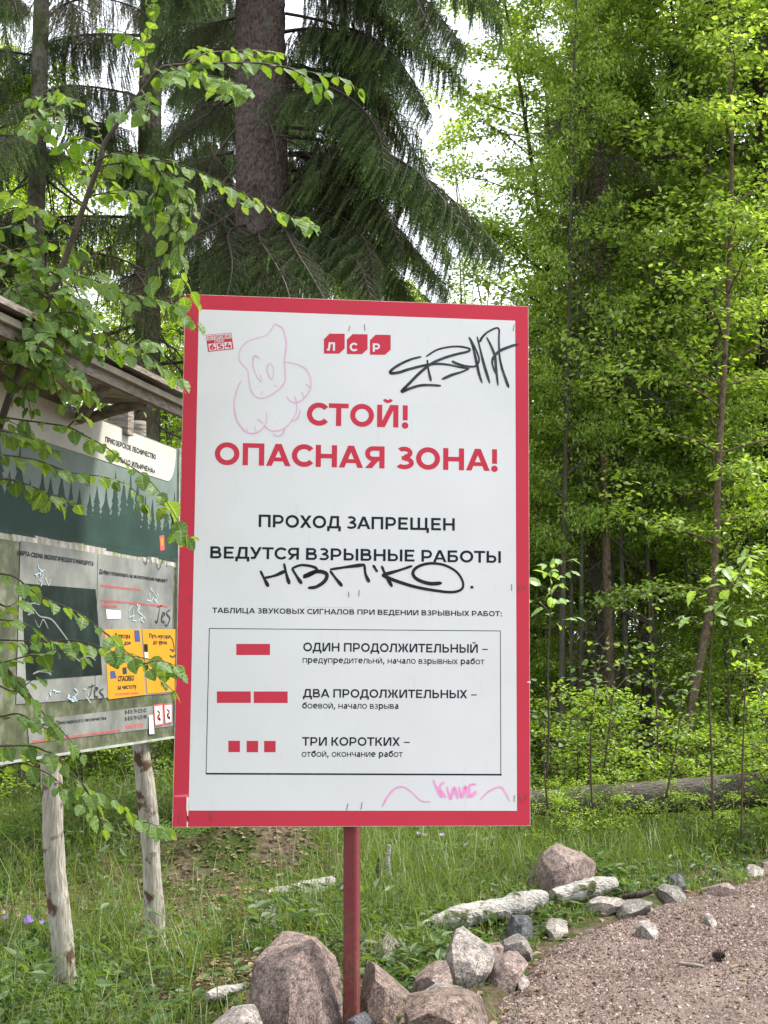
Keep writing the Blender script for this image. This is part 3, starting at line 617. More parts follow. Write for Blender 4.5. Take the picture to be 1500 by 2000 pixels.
# post: square steel tube turned a little
def m_post():
    m, t, p, o = newmat('painted rusty steel'); v = tcoord(t); sp = t.nodes.new('ShaderNodeSeparateXYZ'); lk(t, v, sp.inputs[0])
    n = tnoise(t, 14, 8, .7, tcoord(t, (1, 1, .5))); a = t.nodes.new('ShaderNodeMath'); a.operation = 'MULTIPLY_ADD'; lk(t, sp.outputs['Z'], a.inputs[0]); a.inputs[1].default_value = -.42; lk(t, n.outputs['Fac'], a.inputs[2])
    f = tramp(t, a.outputs[0], [(.3, (0, 0, 0)), (.52, (1, 1, 1))]).outputs[0]
    n2 = tnoise(t, 60, 6, .7, v); rust = tramp(t, n2.outputs['Fac'], [(.35, (.045, .018, .011)), (.55, (.115, .038, .022)), (.7, (.19, .085, .05))]).outputs[0]
    lk(t, tmix(t, f, tramp(t, n2.outputs['Fac'], [(.3, (.105, .008, .011)), (.7, (.155, .013, .017))]).outputs[0], rust), p.inputs['Base Color']); p.inputs['Roughness'].default_value = .6
    tbump(t, p, n2.outputs['Fac'], .5, .003); return m
M['post'] = m_post()
top = plane_hit(687.5, 1200, SC_ - face.N * (T_ + .03), face.N); bot = at(687, 1990, top[1] + .0); bot[2] = -.12
b = MB(); ax = norm(top - bot); s1 = norm(np.cross(ax, [math.sin(-.32), -math.cos(-.32), 0])); s2 = np.cross(s1, ax)
prof = []; hw = .0235; ch_ = .006
for a_, c_ in ((hw, hw - ch_), (hw - ch_, hw), (-hw + ch_, hw), (-hw, hw - ch_), (-hw, -hw + ch_), (-hw + ch_, -hw), (hw - ch_, -hw), (hw, -hw + ch_)): prof.append(s1 * a_ + s2 * c_)
top2 = bot + ax * (SC_[2] + .5 - bot[2]); Vp = [bot + q for q in prof] + [top2 + q for q in prof]
b.add(Vp, [(k, (k + 1) % 8, 8 + (k + 1) % 8, 8 + k) for k in range(8)], [tuple(range(8))[::-1]], [tuple(range(8, 16))]); b.obj('post', M['post'], sign)
fix_children(sign)

# ------------------------------------------------------------------ information board
H_B = 1.3
def edgeY(px, yt, yb):
    a, c = ray(px, yt), ray(px, yb); return H_B / (a[2] / a[1] - c[2] / c[1])
YR, YL = edgeY(339, 876, 1437), edgeY(0, 752, 1491)
BR, BL = at(339, 1437, YR), at(0, 1491, YL)
zb = (BR[2] + BL[2]) / 2
BU = norm([BR[0] - BL[0], BR[1] - BL[1], 0]); BW = np.array([0, 0, 1.]); BN = np.cross(BU, BW)
O2 = np.array([BR[0], BR[1], zb]); wid = float(np.linalg.norm(BR[:2] - BL[:2])) + .45
info = thing('information_board', 'weathered green forest information board under a small wooden roof on two peeling poles', 'information board', tuple((O2 - BU * .8) * [1, 1, 0]))
fb = Surf(O2, BU, BW)
Ri = np.stack([BU, BW, BN], 1)
M['b_green'] = m_plain('printed green sky', (0.126, 0.16, 0.143), .6, .25, 4); M['b_dark'] = m_plain('printed dark firs', (0.0185, 0.042, 0.0336), .6, .25, 6, .2)
M['b_cream'] = m_plain('printed cream header', (0.42, 0.407, 0.353), .5, .2, 5); M['b_grey'] = m_plain('faded grey panel', (.165, .17, .158), .45, .42, 6)
M['b_map'] = m_plain('dark map panel', (0.0101, 0.0185, 0.0151), .7, .6, 9, .12); M['b_yellow'] = m_plain('yellow poster', (0.504, 0.227, 0.0101), .5, .08, 9)
M['b_red'] = m_plain('faded red print', (0.504, 0.084, 0.084), .5); M['b_blue'] = m_plain('blue sticker', (0.042, 0.0672, 0.168), .5); M['b_cyan'] = m_plain('pale blue marker', (0.378, 0.504, 0.554), .5, .2)
M['b_white'] = m_plain('white sticker', (0.588, 0.588, 0.571), .6, .12, 60)
def m_photo():
    m, t, p, o = newmat('faded forest photograph'); n = tnoise(t, 26, 6, .7, tcoord(t, (1, 1, .25))); 
    lk(t, tramp(t, n.outputs['Fac'], [(.3, (.05, .05, .03)), (.42, (.16, .2, .07)), (.52, (.3, .26, .25)), (.62, (.5, .47, .45))]).outputs[0], p.inputs['Base Color']); p.inputs['Roughness'].default_value = .5; return m
M['b_photo'] = m_photo()
def m_photo2():
    m, t, p, o = newmat('faded moss photograph'); n = tnoise(t, 9, 6, .7, tcoord(t)); 
    lk(t, tramp(t, n.outputs['Fac'], [(.3, (.018, .02, .012)), (.5, (.06, .07, .03)), (.62, (.13, .135, .09)), (.8, (.2, .2, .18))]).outputs[0], p.inputs['Base Color']); p.inputs['Roughness'].default_value = .5; return m
M['b_moss'] = m_photo2()
b = MB(); V, Fs = box(O2 + BU * (-wid / 2) + BW * H_B / 2 - BN * .006, (wid, H_B, .012), Ri); b.add(V, *Fs); b.obj('backing_panel', M['b_moss'], info)
def bpoly(name, pts, mat, lift, label=None, parent=info): 
    b = MB(); b.add([fb.p3(u, v, lift) for u, v in pts], [list(range(len(pts)))]); return b.obj(name, M[mat], parent, label=label)
def uvr(px, py): return fb.uv(px, py)
vg0 = uvr(180, 1060)[1]        # lower edge of the green area
W0 = -wid + .004
bpoly('printed_panel', [(W0, vg0), (-.004, vg0), (-.004, H_B - .004), (W0, H_B - .004)], 'b_green', .001, 'green printed area with fir silhouettes')
# fir silhouettes
b = MB(); r2 = random.Random(3); base_v = vg0 + .002
nt_ = 25; hills = []
for k in range(nt_):
    u = W0 + .05 + (wid - .1) * k / (nt_ - 1) + r2.uniform(-.012, .012); hh = r2.uniform(.08, .26) * (1.15 if k % 7 == 0 else 1); top_v = base_v + hh + .08
    wv = .075 + .03 * r2.random(); tiers = 9; lf = .0015 + k * 1.5e-5
    prev = None
    for j in range(tiers):
        v1 = top_v - (hh + .07) * j / tiers; v0 = v1 - (hh + .07) / tiers * 2.0; w1 = wv * (j + 1.2) / tiers * r2.uniform(.85, 1.35)
        b.add([fb.p3(max(W0, u - w1), v0, lf + j * 1e-6), fb.p3(min(-.005, u + w1), v0, lf + j * 1e-6), fb.p3(u, v1, lf + j * 1e-6)], [(0, 1, 2)])
b.obj('printed_firs', M['b_dark'], info)
bpoly('printed_panel', [(W0, vg0 + .0005), (-.0045, vg0 + .0005), (-.0045, vg0 + .1), (W0, vg0 + .1)], 'b_dark', .0023)
# cream header with a rounded corner
hb = uvr(311, 935)[1]; hr = -.03; pts = [(W0, H_B - .006)]
pts = [(W0, hb)] + [(hr - .10 + .10 * math.sin(a), hb + .16 * (1 - math.cos(a)) * 1.0) for a in np.linspace(0, PI / 2, 10)] + [(hr, H_B - .006), (W0, H_B - .006)]
bpoly('header_plate', pts, 'b_cream', .003)
def btext(txt, x0, y0, x1, y1, hpx, mat, t=.22, lift=.004, parent=info):
    """left baseline point, right baseline point, letter height in photograph pixels at the left"""
    u0, v0 = uvr(x0, y0); u1, v1 = uvr(x1, y1); _, vt = uvr(x0, y0 - hpx); return fb.uvtext('lettering', txt, u0, u1, v0, vt - v0, M[mat], parent, t, lift)
btext('ПРИОЗЕРСКОЕ ЛЕСНИЧЕСТВО', 204, 863, 303, 893, 11, 'ink')
btext('«КОЛЬЦО ИЛЬИЧЁНА»'.replace('Ё', 'Е'), 214, 897, 301, 919, 11, 'ink')
btext('ОБЛАСТЬ', 10, 868, 34, 876, 10, 'b_red'); btext('ЛЕНИНГРАДСКАЯ', 10, 857, 34, 864, 7, 'b_red')
# photo strip and grey text panels
vs0 = uvr(25, 1054)[1]
bpoly('photo_strip', [(W0, uvr(200, 1085)[1]), (-.004, uvr(200, 1085)[1]), (-.004, vg0 - .001), (W0, vg0 - .001)], 'b_photo', .001)
gT = uvr(100, 1066)[1]; gB = uvr(150, 1367)[1]
uL = uvr(35, 1200)[0]; uM = uvr(187, 1200)[0]; uR = uvr(336, 1200)[0]
bpoly('text_panel', [(uL, gB), (uM, gB), (uM, gT), (uL, gT)], 'b_grey', .0025); bpoly('text_panel', [(uM + .004, gB), (uR, gB), (uR, gT), (uM + .004, gT)], 'b_grey', .0028)
btext('КАРТА-СХЕМА ЭКОЛОГИЧЕСКОГО МАРШРУТА', 33, 1084, 181, 1101, 9.5, 'ink', .2)
btext('Добро пожаловать на экологический маршрут!', 192, 1120, 325, 1133, 9, 'ink', .2)
btext('ПРОТЯЖЕННОСТЬ МАРШРУТА: 1 КМ', 195, 1146, 272, 1151, 5, 'b_red', .2)
btext('ОБЪЕКТЫ ИНТЕРЕСА: ГРАНИТНЫЕ КАРЬЕРЫ, СКАЛЬНЫЕ ОБРЫВЫ', 196, 1175, 326, 1180, 5, 'b_red', .2)
btext('И СТАРЫЕ ВЫРАБОТКИ', 197, 1185, 227, 1186, 5, 'b_red', .2)
def bquad(name, c, mat, lift, label=None, parent=info):
    b = MB(); b.add([fb.p3(*uvr(*p), lift) for p in c], [(3, 2, 1, 0)]); return b.obj(name, M[mat], parent, label=label)
mapp = bquad('map_panel', [(40, 1139), (185, 1151), (198, 1318), (50, 1329)], 'b_map', .004, 'dark map panel with a white route line')
b = MB(); route = [(62, 1187), (75, 1203), (92, 1207), (102, 1213), (117, 1232), (133, 1255), (140, 1275), (152, 1290), (160, 1285), (172, 1281), (185, 1290)]
fb.ribbon(b, route, .006, .0046); fb.ribbon(b, [(43, 1178), (55, 1179), (66, 1178), (75, 1181)], .005, .0047); fb.ribbon(b, [(52, 1201), (64, 1195)], .007, .0047)
fb.ribbon(b, [(62, 1316), (75, 1311), (90, 1312), (98, 1318)], .008, .0048); fb.ribbon(b, [(66, 1210), (74, 1225), (82, 1210), (92, 1228)], .004, .0049); b.obj('route_line', M['b_grey'], mapp)
po = bquad('yellow_poster', [(202, 1229), (274, 1229), (282, 1357), (210, 1366)], 'b_yellow', .004, 'yellow poster about litter')
btext('У мусора', 222, 1246, 252, 1250, 10, 'ink', .24, .0046, po); btext('есть дом', 224, 1259, 253, 1260, 9, 'ink', .24, .0046, po)
btext('СПАСИБО', 228, 1331, 260, 1330, 11, 'ink', .24, .0046, po); btext('за чистоту', 227, 1347, 264, 1344, 10, 'ink', .24, .0046, po); btext('не загрязняйте природу', 224, 1358, 269, 1355, 5, 'b_red', .22, .0046, po)
bquad('pictogram', [(213, 1311), (222, 1310), (226, 1324), (214, 1326)], 'b_blue', .0046, None, po); bquad('pictogram', [(237, 1304), (245, 1303), (246, 1316), (238, 1317)], 'b_dark', .0046, None, po)
po2 = bquad('yellow_poster', [(276, 1229), (342, 1229), (343, 1350), (286, 1355)], 'b_yellow', .0043, 'second yellow poster about litter')
btext('Путь мусора', 289, 1246, 329, 1247, 9, 'ink', .24, .0048, po2); btext('до урны', 297, 1258, 324, 1259, 9, 'ink', .24, .0048, po2)
bquad('blue_sticker', [(260, 1231), (270, 1231), (272, 1253), (262, 1253)], 'b_blue', .005); bquad('dark_sticker', [(279, 1258), (286, 1258), (287, 1273), (280, 1273)], 'b_map', .005); bquad('white_sticker', [(280, 1274), (287, 1274), (288, 1285), (281, 1285)], 'b_white', .005)
bquad('white_sticker', [(205, 1190), (234, 1193), (234, 1208), (207, 1209)], 'b_white', .0045)
# footer
fo = bquad('footer_panel', [(52, 1408), (337, 1374), (337, 1418), (56, 1452)], 'b_grey', .002)
btext('дирекция Приозерского лесничества', 66, 1420, 206, 1400, 8, 'ink', .17, .003, fo); btext('8-813-79-525-02', 243, 1395, 285, 1388, 8, 'ink', .17, .003, fo); btext('8-813-79-525-98', 243, 1408, 285, 1401, 8, 'ink', .17, .003, fo); btext('908-91-11', 244, 1424, 278, 1417, 8, 'b_red', .22, .003, fo)
btext('ПРИ ОБНАРУЖЕНИИ ЛЕСНОГО ПОЖАРА ЗВОНИТЕ', 62, 1451, 234, 1424, 5, 'b_red', .2, .003, fo)
for q in ([(298, 1377), (316, 1374), (317, 1416), (301, 1419)], [(318, 1375), (334, 1373), (334, 1412), (321, 1415)]):
    w_ = bquad('prohibition_plate', q, 'b_red', .004); cxy = np.mean(q, axis=0)
    b = MB(); b.add([fb.p3(*uvr(*(np.array(p) + (cxy - np.array(p)) * .16)), .0046) for p in q], [(3, 2, 1, 0)]); b.obj('white_field', M['b_white'], w_)
    b = MB(); fb.ribbon(b, [(q[1][0] - 3, q[1][1] + 7), (q[3][0] + 3, q[3][1] - 7)], .006, .0052); b.obj('red_slash', M['b_red'], w_)
    b = MB(); fb.ribbon(b, [(cxy[0] - 3, cxy[1] - 9), (cxy[0] + 2, cxy[1] - 2), (cxy[0] - 2, cxy[1] + 4), (cxy[0] + 4, cxy[1] + 10)], .012, .0049); b.obj('pictogram', M['ink'], w_)
bquad('paper_scrap', [(288, 1397), (296, 1396), (299, 1433), (289, 1434)], 'b_white', .0062)
bquad('emblem', [(310, 1047), (319, 1045), (320, 1074), (312, 1076)], 'b_red', .0034); bquad('emblem', [(312, 1052), (317, 1051), (317, 1066), (313, 1067)], 'b_yellow', .0040)
# scribbles, one object for each tag
for tagged in ([([(305, 1185), (316, 1182)], .005), ([(311, 1183), (308, 1200), (305, 1215), (301, 1212)], .006), ([(314, 1205), (320, 1200), (316, 1197), (314, 1212), (321, 1215)], .006), ([(331, 1190), (323, 1197), (330, 1208), (324, 1222), (320, 1218)], .006), ([(337, 1200), (338, 1222)], .006)],
               [([(170, 1342), (184, 1338)], .005), ([(178, 1335), (176, 1352), (172, 1360)], .006), ([(184, 1350), (189, 1345), (184, 1344), (183, 1358), (190, 1362)], .006), ([(200, 1345), (192, 1350), (200, 1360), (193, 1370)], .006)],
               [([(328, 1240), (335, 1250), (338, 1270), (330, 1268)], .007), ([(329, 1280), (335, 1283), (340, 1280)], .008)],
               [([(275, 1088), (283, 1102), (288, 1085), (295, 1100)], .005), ([(300, 1090), (308, 1112), (318, 1090), (325, 1108)], .004)]):
    b = MB()
    for pts, w in tagged: fb.ribbon(b, pts, w, .0056)
    b.obj('graffiti', M['marker_grey'], info, label='grey marker scribble')
r2 = random.Random(5)
for cx_, cy_, n_, sx_, sy_ in ((82, 1122, 9, 14, 12), (270, 1195, 11, 14, 14), (150, 1355, 12, 22, 14), (300, 1165, 8, 12, 12), (110, 1355, 7, 20, 10)):
    b = MB()
    for k in range(n_):
        p = (cx_ + r2.uniform(-sx_, sx_), cy_ + r2.uniform(-sy_, sy_)); q = (p[0] + r2.uniform(-9, 9), p[1] + r2.uniform(-14, 14)); m_ = ((p[0] + q[0]) / 2 + r2.uniform(-5, 5), (p[1] + q[1]) / 2 + r2.uniform(-5, 5)); fb.ribbon(b, [p, m_, q], .0035, .0054 + k * 2e-5)
    b.obj('graffiti', M['b_cyan'], info, label='pale blue scratched scribbles')
# thin metal trim round the board
b = MB()
for c_, s_ in (((0, H_B / 2), (.01, H_B + .01)), ((-wid / 2, -.003), (wid, .008))):
    V, Fs = box(O2 + BU * c_[0] + BW * c_[1] + BN * .001, (s_[0], s_[1], .02), Ri); b.add(V, *Fs)
b.obj('edge_trim', m_plain('grey trim', (.28, .3, .27), .6, .3), info)
# poles
def pole(pa, pb, r0, r1, mat, seed, name='pole', parent=info):
    rr = np.random.default_rng(seed); n_ = 60; sides = 20; P = np.array([pa + (pb - pa) * k / (n_ - 1) for k in range(n_)])
    P[:, 0] += .006 * np.sin(np.linspace(0, 6, n_) + seed); R = np.linspace(r0, r1, n_) * (1 + .04 * np.sin(np.linspace(0, 14, n_) + seed))
    V, Fs = tube(P, R, sides); ax_ = norm(pb - pa)
    for i_ in range(len(V)):
        v = Vector(V[i_]); c_ = P[min(n_ - 1, i_ // sides)]; d = V[i_] - c_; q = noise.noise(Vector((v.x * 30, v.y * 30, v.z * 6))) + .6 * noise.noise(v * 22); V[i_] = c_ + d * (1 + .10 * q)
    b = MB(); b.add(V, *Fs); return b.obj(name, M[mat], parent, smooth=True)
def two(pt, pb, Yt, Yb): return at(*pt, Yt), at(*pb, Yb)
Yp1 = YL + (105 / 339) ** 1.1 * (YR - YL) + .05; Yp2 = YL + (283 / 339) ** 1.1 * (YR - YL) + .05
for (xt, yt, xb_, yb_, Yp, r_, sd_) in ((107, 1490, 133, 1990, Yp1, .041, 1), (283, 1450, 309, 1830, Yp2, .0415, 4)):
    a_, c_ = two((xt, yt), (xb_, yb_), Yp, Yp - .02); d_ = a_ - c_; c2 = c_ - d_ * .12; t2 = a_ + d_ * (2.18 - a_[2]) / d_[2]
    # above the board's lower edge the pole runs straight up behind the panel
    pole(c2, a_ - BN * .02, r_, r_ * .93, 'peeled', sd_); p_top = np.array([a_[0], a_[1], 2.28]) - BN * .05; pole(a_ - BN * .02, p_top, r_ * .93, r_ * .8, 'old_wood', sd_ + 1)
# roof: shed roof rising to the front, parallel to the board
NF = Surf(O2 + BN * .34, BU, BW)
def fr(px, py): return plane_hit(px, py, NF.O, NF.N)
e1, e2 = fr(145, 700), fr(357, 806); ze = (e1[2] + e2[2]) / 2
uE = float((e2 - O2) @ BU); roofL = wid + .45
def rp3(u, n_, z): return O2 + BU * u + BN * n_ + np.array([0, 0, z - O2[2]])
def rbox(name, u0, u1, n0, n1, za0, za1, th, mat, parent=info, jit=0):
    """board spanning u0..u1 along the roof and n0..n1 in depth with its lower face going from za0 to za1"""
    V = [rp3(u, n_, z + dz) for u in (u0, u1) for n_, z in ((n0, za0), (n1, za1)) for dz in (0, th)]
    b = MB(); b.add(V, [(0, 1, 3, 2), (4, 6, 7, 5), (0, 4, 5, 1), (2, 3, 7, 6), (0, 2, 6, 4), (1, 5, 7, 3)]); return b.obj(name, M[mat], parent)
zF = float(ze); slope = (zF - .02 - (float(O2[2]) + H_B + .075)) / .665; print('roof slope', slope)
for k, (u0) in enumerate(np.arange(uE - roofL, uE - .42, .135)):       # soffit boards run across the roof
    n0 = -.34 + random.uniform(-.02, .02); rbox('soffit_board', u0, u0 + .128, n0, .325, zF - .02 + (n0 - .325) * slope, zF - .02, .016, 'pale_wood')
rbox('soffit_board', uE - .42 + .06, uE - .30, -.12, .325, zF - .02 + (-.12 - .325) * slope, zF - .02, .016, 'pale_wood')
rbox('soffit_board', uE - .295, uE - .2, .08, .325, zF - .02 + (.08 - .325) * slope, zF - .02, .016, 'pale_wood')
rbox('fascia_board', uE - roofL, uE, .33, .352, zF - .03, zF - .03, .04, 'old_wood')
rbox('fascia_board', uE - roofL, uE + .03, .354, .372, zF + .005, zF + .005, .022, 'fascia_pale')
for k in range(5):
    a_ = .40 - k * .16; rbox('roof_board', uE - roofL - random.uniform(0, .03), uE + random.uniform(-.02, .04), a_ - .175, a_, zF + .04 + (a_ - .175 - .40) * slope + .0, zF + .04 + (a_ - .40) * slope, .02 + .004 * (k % 2), 'old_wood')
def strut(pa, pb, r, name='rafter'): 
    b = MB(); V, Fs = tube(spline([pa, (pa + pb) / 2 + np.array([0, 0, .004]), pb], 4), r, 10); b.add(V, *Fs); b.obj(name, M['old_wood'], info, smooth=True)
def Bh(px, py, n_): return plane_hit(px, py, O2 + BN * n_, BN)
strut(Bh(158, 816, .03), Bh(205, 752, .30), .024); strut(Bh(172, 818, .03), Bh(280, 786, .29), .022)
b = MB(); V, Fs = box(Bh(236, 825, -.02), (.06, .11, .09), Ri); b.add(V, *Fs); b.obj('beam_end', M['old_wood'], info)
rbox('wall_plate', uE - roofL + .2, uE - .33, -.07, -.015, H_B + O2[2] + .03, H_B + O2[2] + .03, .07, 'old_wood')
fix_children(info)

# ------------------------------------------------------------------ rocks
def refine(bm, cuts, amp, seed, freq=1.0):
    bmesh.ops.triangulate(bm, faces=bm.faces[:])
    for c_ in range(cuts):
        bmesh.ops.subdivide_edges(bm, edges=bm.edges[:], cuts=1, use_grid_fill=True)
    o3 = Vector((seed * 7.1, seed * 3.3, seed))
    rr_ = random.Random(seed * 31 + 5)                     # broken facets: slice thin slabs off the corners
    far_ = max((v.co.length for v in bm.verts), default=1)
    for _ in range(5):
        d = Vector((rr_.gauss(0, 1), rr_.gauss(-.6, .7), rr_.gauss(.35, .7))).normalized(); q = max(v.co.dot(d) for v in bm.verts); cut = q - far_ * rr_.uniform(.10, .24)
        for v in bm.verts:
            k_ = v.co.dot(d) - cut
            if k_ > 0: v.co -= d * (k_ * .97)
    bm.normal_update()
    sz = max((v.co.length for v in bm.verts), default=1)
    for v in bm.verts:
        n_ = noise.fractal((v.co / sz) * 2.2 * freq + o3, 1.0, 2.0, 4) ; n2 = noise.noise((v.co / sz) * 9 * freq + o3)
        v.co += v.normal * sz * amp * (.22 * n_ + .22 * n2 + .2 * abs(noise.noise((v.co / sz) * 5 + o3)))
def rock_obj(name, pts, mat, label, group, seed, cuts=3, amp=.05, loc=None):
    bm = bmesh.new(); c_ = np.mean(pts, axis=0) if loc is None else loc
    for p in pts: bm.verts.new(Vector(p - c_))
    r = bmesh.ops.convex_hull(bm, input=bm.verts[:]); bmesh.ops.delete(bm, geom=list({e for e in r['geom_interior'] + r['geom_unused'] if isinstance(e, bmesh.types.BMVert)}), context='VERTS')
    refine(bm, cuts, amp, seed); me = bpy.data.meshes.new(name); bm.to_mesh(me); bm.free(); me.materials.append(M[mat])
    o = put(name, me); o.location = c_; tag(o, label, 'rock' if name in ('boulder', 'rock') else 'stone', group); return o
def outline_rock(pxs, Y, depth, mat, label, seed, ridge=None, group='granite rocks along the path edge', name='rock', cuts=3, amp=.035, sink=.1):
    """outline seen from the front, with an inset nearer layer and an inset farther layer"""
    pts = []; c_ = np.mean([at(*p, Y) for p in pxs], axis=0)
    for p in pxs:
        q = at(*p, Y); pts.append(q)
        rk = random.Random(seed * 100 + len(pts)); pts.append(c_ + (q - c_) * rk.uniform(.72, .98) + np.array([0, depth * rk.uniform(.3, .7), 0]))
    for p in (ridge or []): pts.append(at(p[0], p[1], Y - p[2]))
    if not ridge:
        rk = random.Random(seed); pts += [c_ + (at(*pxs[k], Y) - c_) * rk.uniform(.25, .8) + np.array([0, -depth * rk.uniform(.25, .6), 0]) for k in rk.sample(range(len(pxs)), max(2, len(pxs) // 2))]
    lo = min(p[2] for p in pts); pts = np.array(pts)
    low = pts[:, 2] < lo + .03; base = pts[low].copy(); base[:, 2] -= sink; pts = np.vstack([pts, base])
    return rock_obj(name, pts, mat, label, group, seed, cuts, amp)
outline_rock([(486, 1952), (492, 1900), (498, 1872), (545, 1824), (598, 1830), (614, 1842), (662, 1898), (673, 1935), (672, 2005), (480, 2010)], 4.72, .35, 'rock_pink',
             'big pinkish granite boulder just left of the red post', 3, [(520, 1850, .02), (606, 1862, .13), (592, 1960, .2), (585, 2005, .24), (490, 2010, .12)], name='boulder', cuts=4, amp=.03)
outline_rock([(703, 1886), (722, 1884), (750, 1905), (800, 1930), (830, 1948), (800, 1958), (768, 2005), (700, 2010)], 4.85, .3, 'rock_brown', 'brown granite rock touching the right side of the red post', 5, [(760, 1975, .1), (772, 1940, .12), (725, 1995, .1)], name='boulder', cuts=4, amp=.03)
outline_rock([(712, 1890), (722, 1868), (748, 1836), (758, 1834), (778, 1848), (794, 1870), (796, 1892), (716, 1900)], 5.9, .3, 'rock_grey', 'pointed grey rock with fissures behind the post', 6)
outline_rock([(790, 1962), (800, 1950), (850, 1944), (900, 1941), (925, 1946), (955, 1966), (965, 1990), (960, 2030), (793, 2030)], 4.5, .3, 'rock_brown', 'flat brown boulder with mossy top at the bottom edge', 7, [(800, 1985, .1), (900, 1972, .12), (940, 2010, .1)], name='boulder', cuts=4)
outline_rock([(393, 1998), (430, 1972), (470, 1964), (500, 1975), (512, 2000), (505, 2030), (390, 2030)], 4.35, .3, 'rock_pale', 'pale boulder cut by the bottom edge left of the post', 8, name='boulder', cuts=4)
outline_rock([(676, 1992), (695, 1980), (714, 1981), (728, 2000), (720, 2025), (676, 2025)], 4.4, .12, 'rock_blue', 'small blue grey stone in front of the post foot', 9)
outline_rock([(866, 1880), (872, 1866), (890, 1824), (908, 1822), (922, 1838), (946, 1846), (968, 1866), (972, 1880), (945, 1905), (905, 1925), (880, 1915)], 5.35, .25, 'rock_pale', 'pale pointed granite rock with grass in front of it', 10, [(895, 1880, .12), (930, 1880, .1)], cuts=4)
outline_rock([(948, 1898), (965, 1880), (998, 1864), (1022, 1873), (1033, 1882), (1020, 1896), (975, 1912), (950, 1912)], 5.45, .25, 'rock_pink', 'low pinkish rock resting at the path edge', 11)
outline_rock([(800, 1942), (812, 1918), (850, 1890), (876, 1882), (884, 1915), (876, 1938), (830, 1944)], 5.15, .25, 'rock_pink', 'sloping pink rock beside the brown rock', 12)
outline_rock([(826, 1945), (850, 1930), (885, 1928), (905, 1936), (900, 1950), (830, 1955)], 4.95, .14, 'rock_pale', 'flat pale stone behind the flat brown boulder', 13)
outline_rock([(1020, 1752), (1030, 1728), (1042, 1702), (1062, 1668), (1080, 1656), (1100, 1658), (1130, 1668), (1160, 1682), (1174, 1696), (1170, 1716), (1140, 1730), (1120, 1745), (1060, 1756)], 7.3, .5, 'rock_pink', 'large grey pink boulder standing in the grass right of the sign', 14, [(1045, 1700, .05), (1128, 1702, .26), (1110, 1750, .3), (1030, 1750, .12)], name='boulder', cuts=4, amp=.03)
SM = [((984, 1815), (1000, 1792), (1030, 1788), (1050, 1800), (1052, 1825), (1000, 1832), 6.4, 'rock_blue', 'dark grey rock under the birch log'),
      ((978, 1858), (992, 1832), (1015, 1826), (1030, 1838), (1040, 1858), (1000, 1870), 5.9, 'rock_grey', 'mossy grey stone between pink rocks'),
      ((1066, 1812), (1072, 1798), (1092, 1796), (1113, 1806), (1105, 1826), (1075, 1832), 6.4, 'rock_pale', 'pale stone at the near end of the grass tuft'),
      ((936, 1862), (948, 1846), (975, 1840), (985, 1850), (975, 1864), (945, 1870), 5.75, 'rock_pink', 'small pinkish stone behind the pale pointed rock'),
      ((1142, 1775), (1150, 1762), (1180, 1754), (1215, 1756), (1230, 1764), (1160, 1782), 6.9, 'rock_pale', 'flat pale slab on the far path edge'),
      ((1203, 1786), (1215, 1768), (1250, 1758), (1275, 1762), (1270, 1780), (1215, 1794), 6.85, 'rock_grey', 'flat grey slab beside the pale slab'),
      ((1302, 1730), (1310, 1714), (1325, 1706), (1340, 1716), (1344, 1732), (1315, 1738), 7.6, 'rock_blue', 'blue grey stone in grass beyond the path'),
      ((1378, 1740), (1395, 1726), (1420, 1722), (1440, 1736), (1438, 1746), (1385, 1748), 7.45, 'rock_pink', 'low pink stone by the far path edge'),
      ((1444, 1712), (1452, 1694), (1475, 1689), (1498, 1700), (1502, 1716), (1450, 1718), 8.2, 'rock_pale', 'pale stone at the right picture edge'),
      ((1486, 1706), (1495, 1688), (1515, 1684), (1535, 1700), (1530, 1712), (1490, 1714), 8.25, 'rock_brown', 'brown stone cut by the right picture edge'),
      ((1243, 1815), (1255, 1806), (1275, 1805), (1286, 1814), (1270, 1821), (1248, 1820), 6.25, 'rock_pale', 'flat pinkish white stone lying on the path'),
      ((1288, 1738), (1300, 1732), (1330, 1733), (1345, 1742), (1320, 1748), (1292, 1746), 7.3, 'rock_grey', 'flat mossy stone at the path end'),
      ((1380, 1797), (1385, 1791), (1398, 1790), (1402, 1796), (1394, 1799), (1384, 1799), 6.6, 'rock_pale', 'small white blue pebble on the path'),
      ((500, 1790), (512, 1775), (532, 1770), (541, 1780), (535, 1798), (505, 1800), 6.5, 'rock_grey', 'small grey stone in the litter left of the post'),
      ((1006, 1905), (1015, 1898), (1030, 1898), (1036, 1904), (1028, 1910), (1010, 1910), 5.4, 'rock_pale', 'small pale stone in front of the low pink rock')]
for k, r in enumerate(SM):
    outline_rock(list(r[:6]), r[6], .16, r[7], r[8], 20 + k, cuts=3, amp=.05, sink=.05)
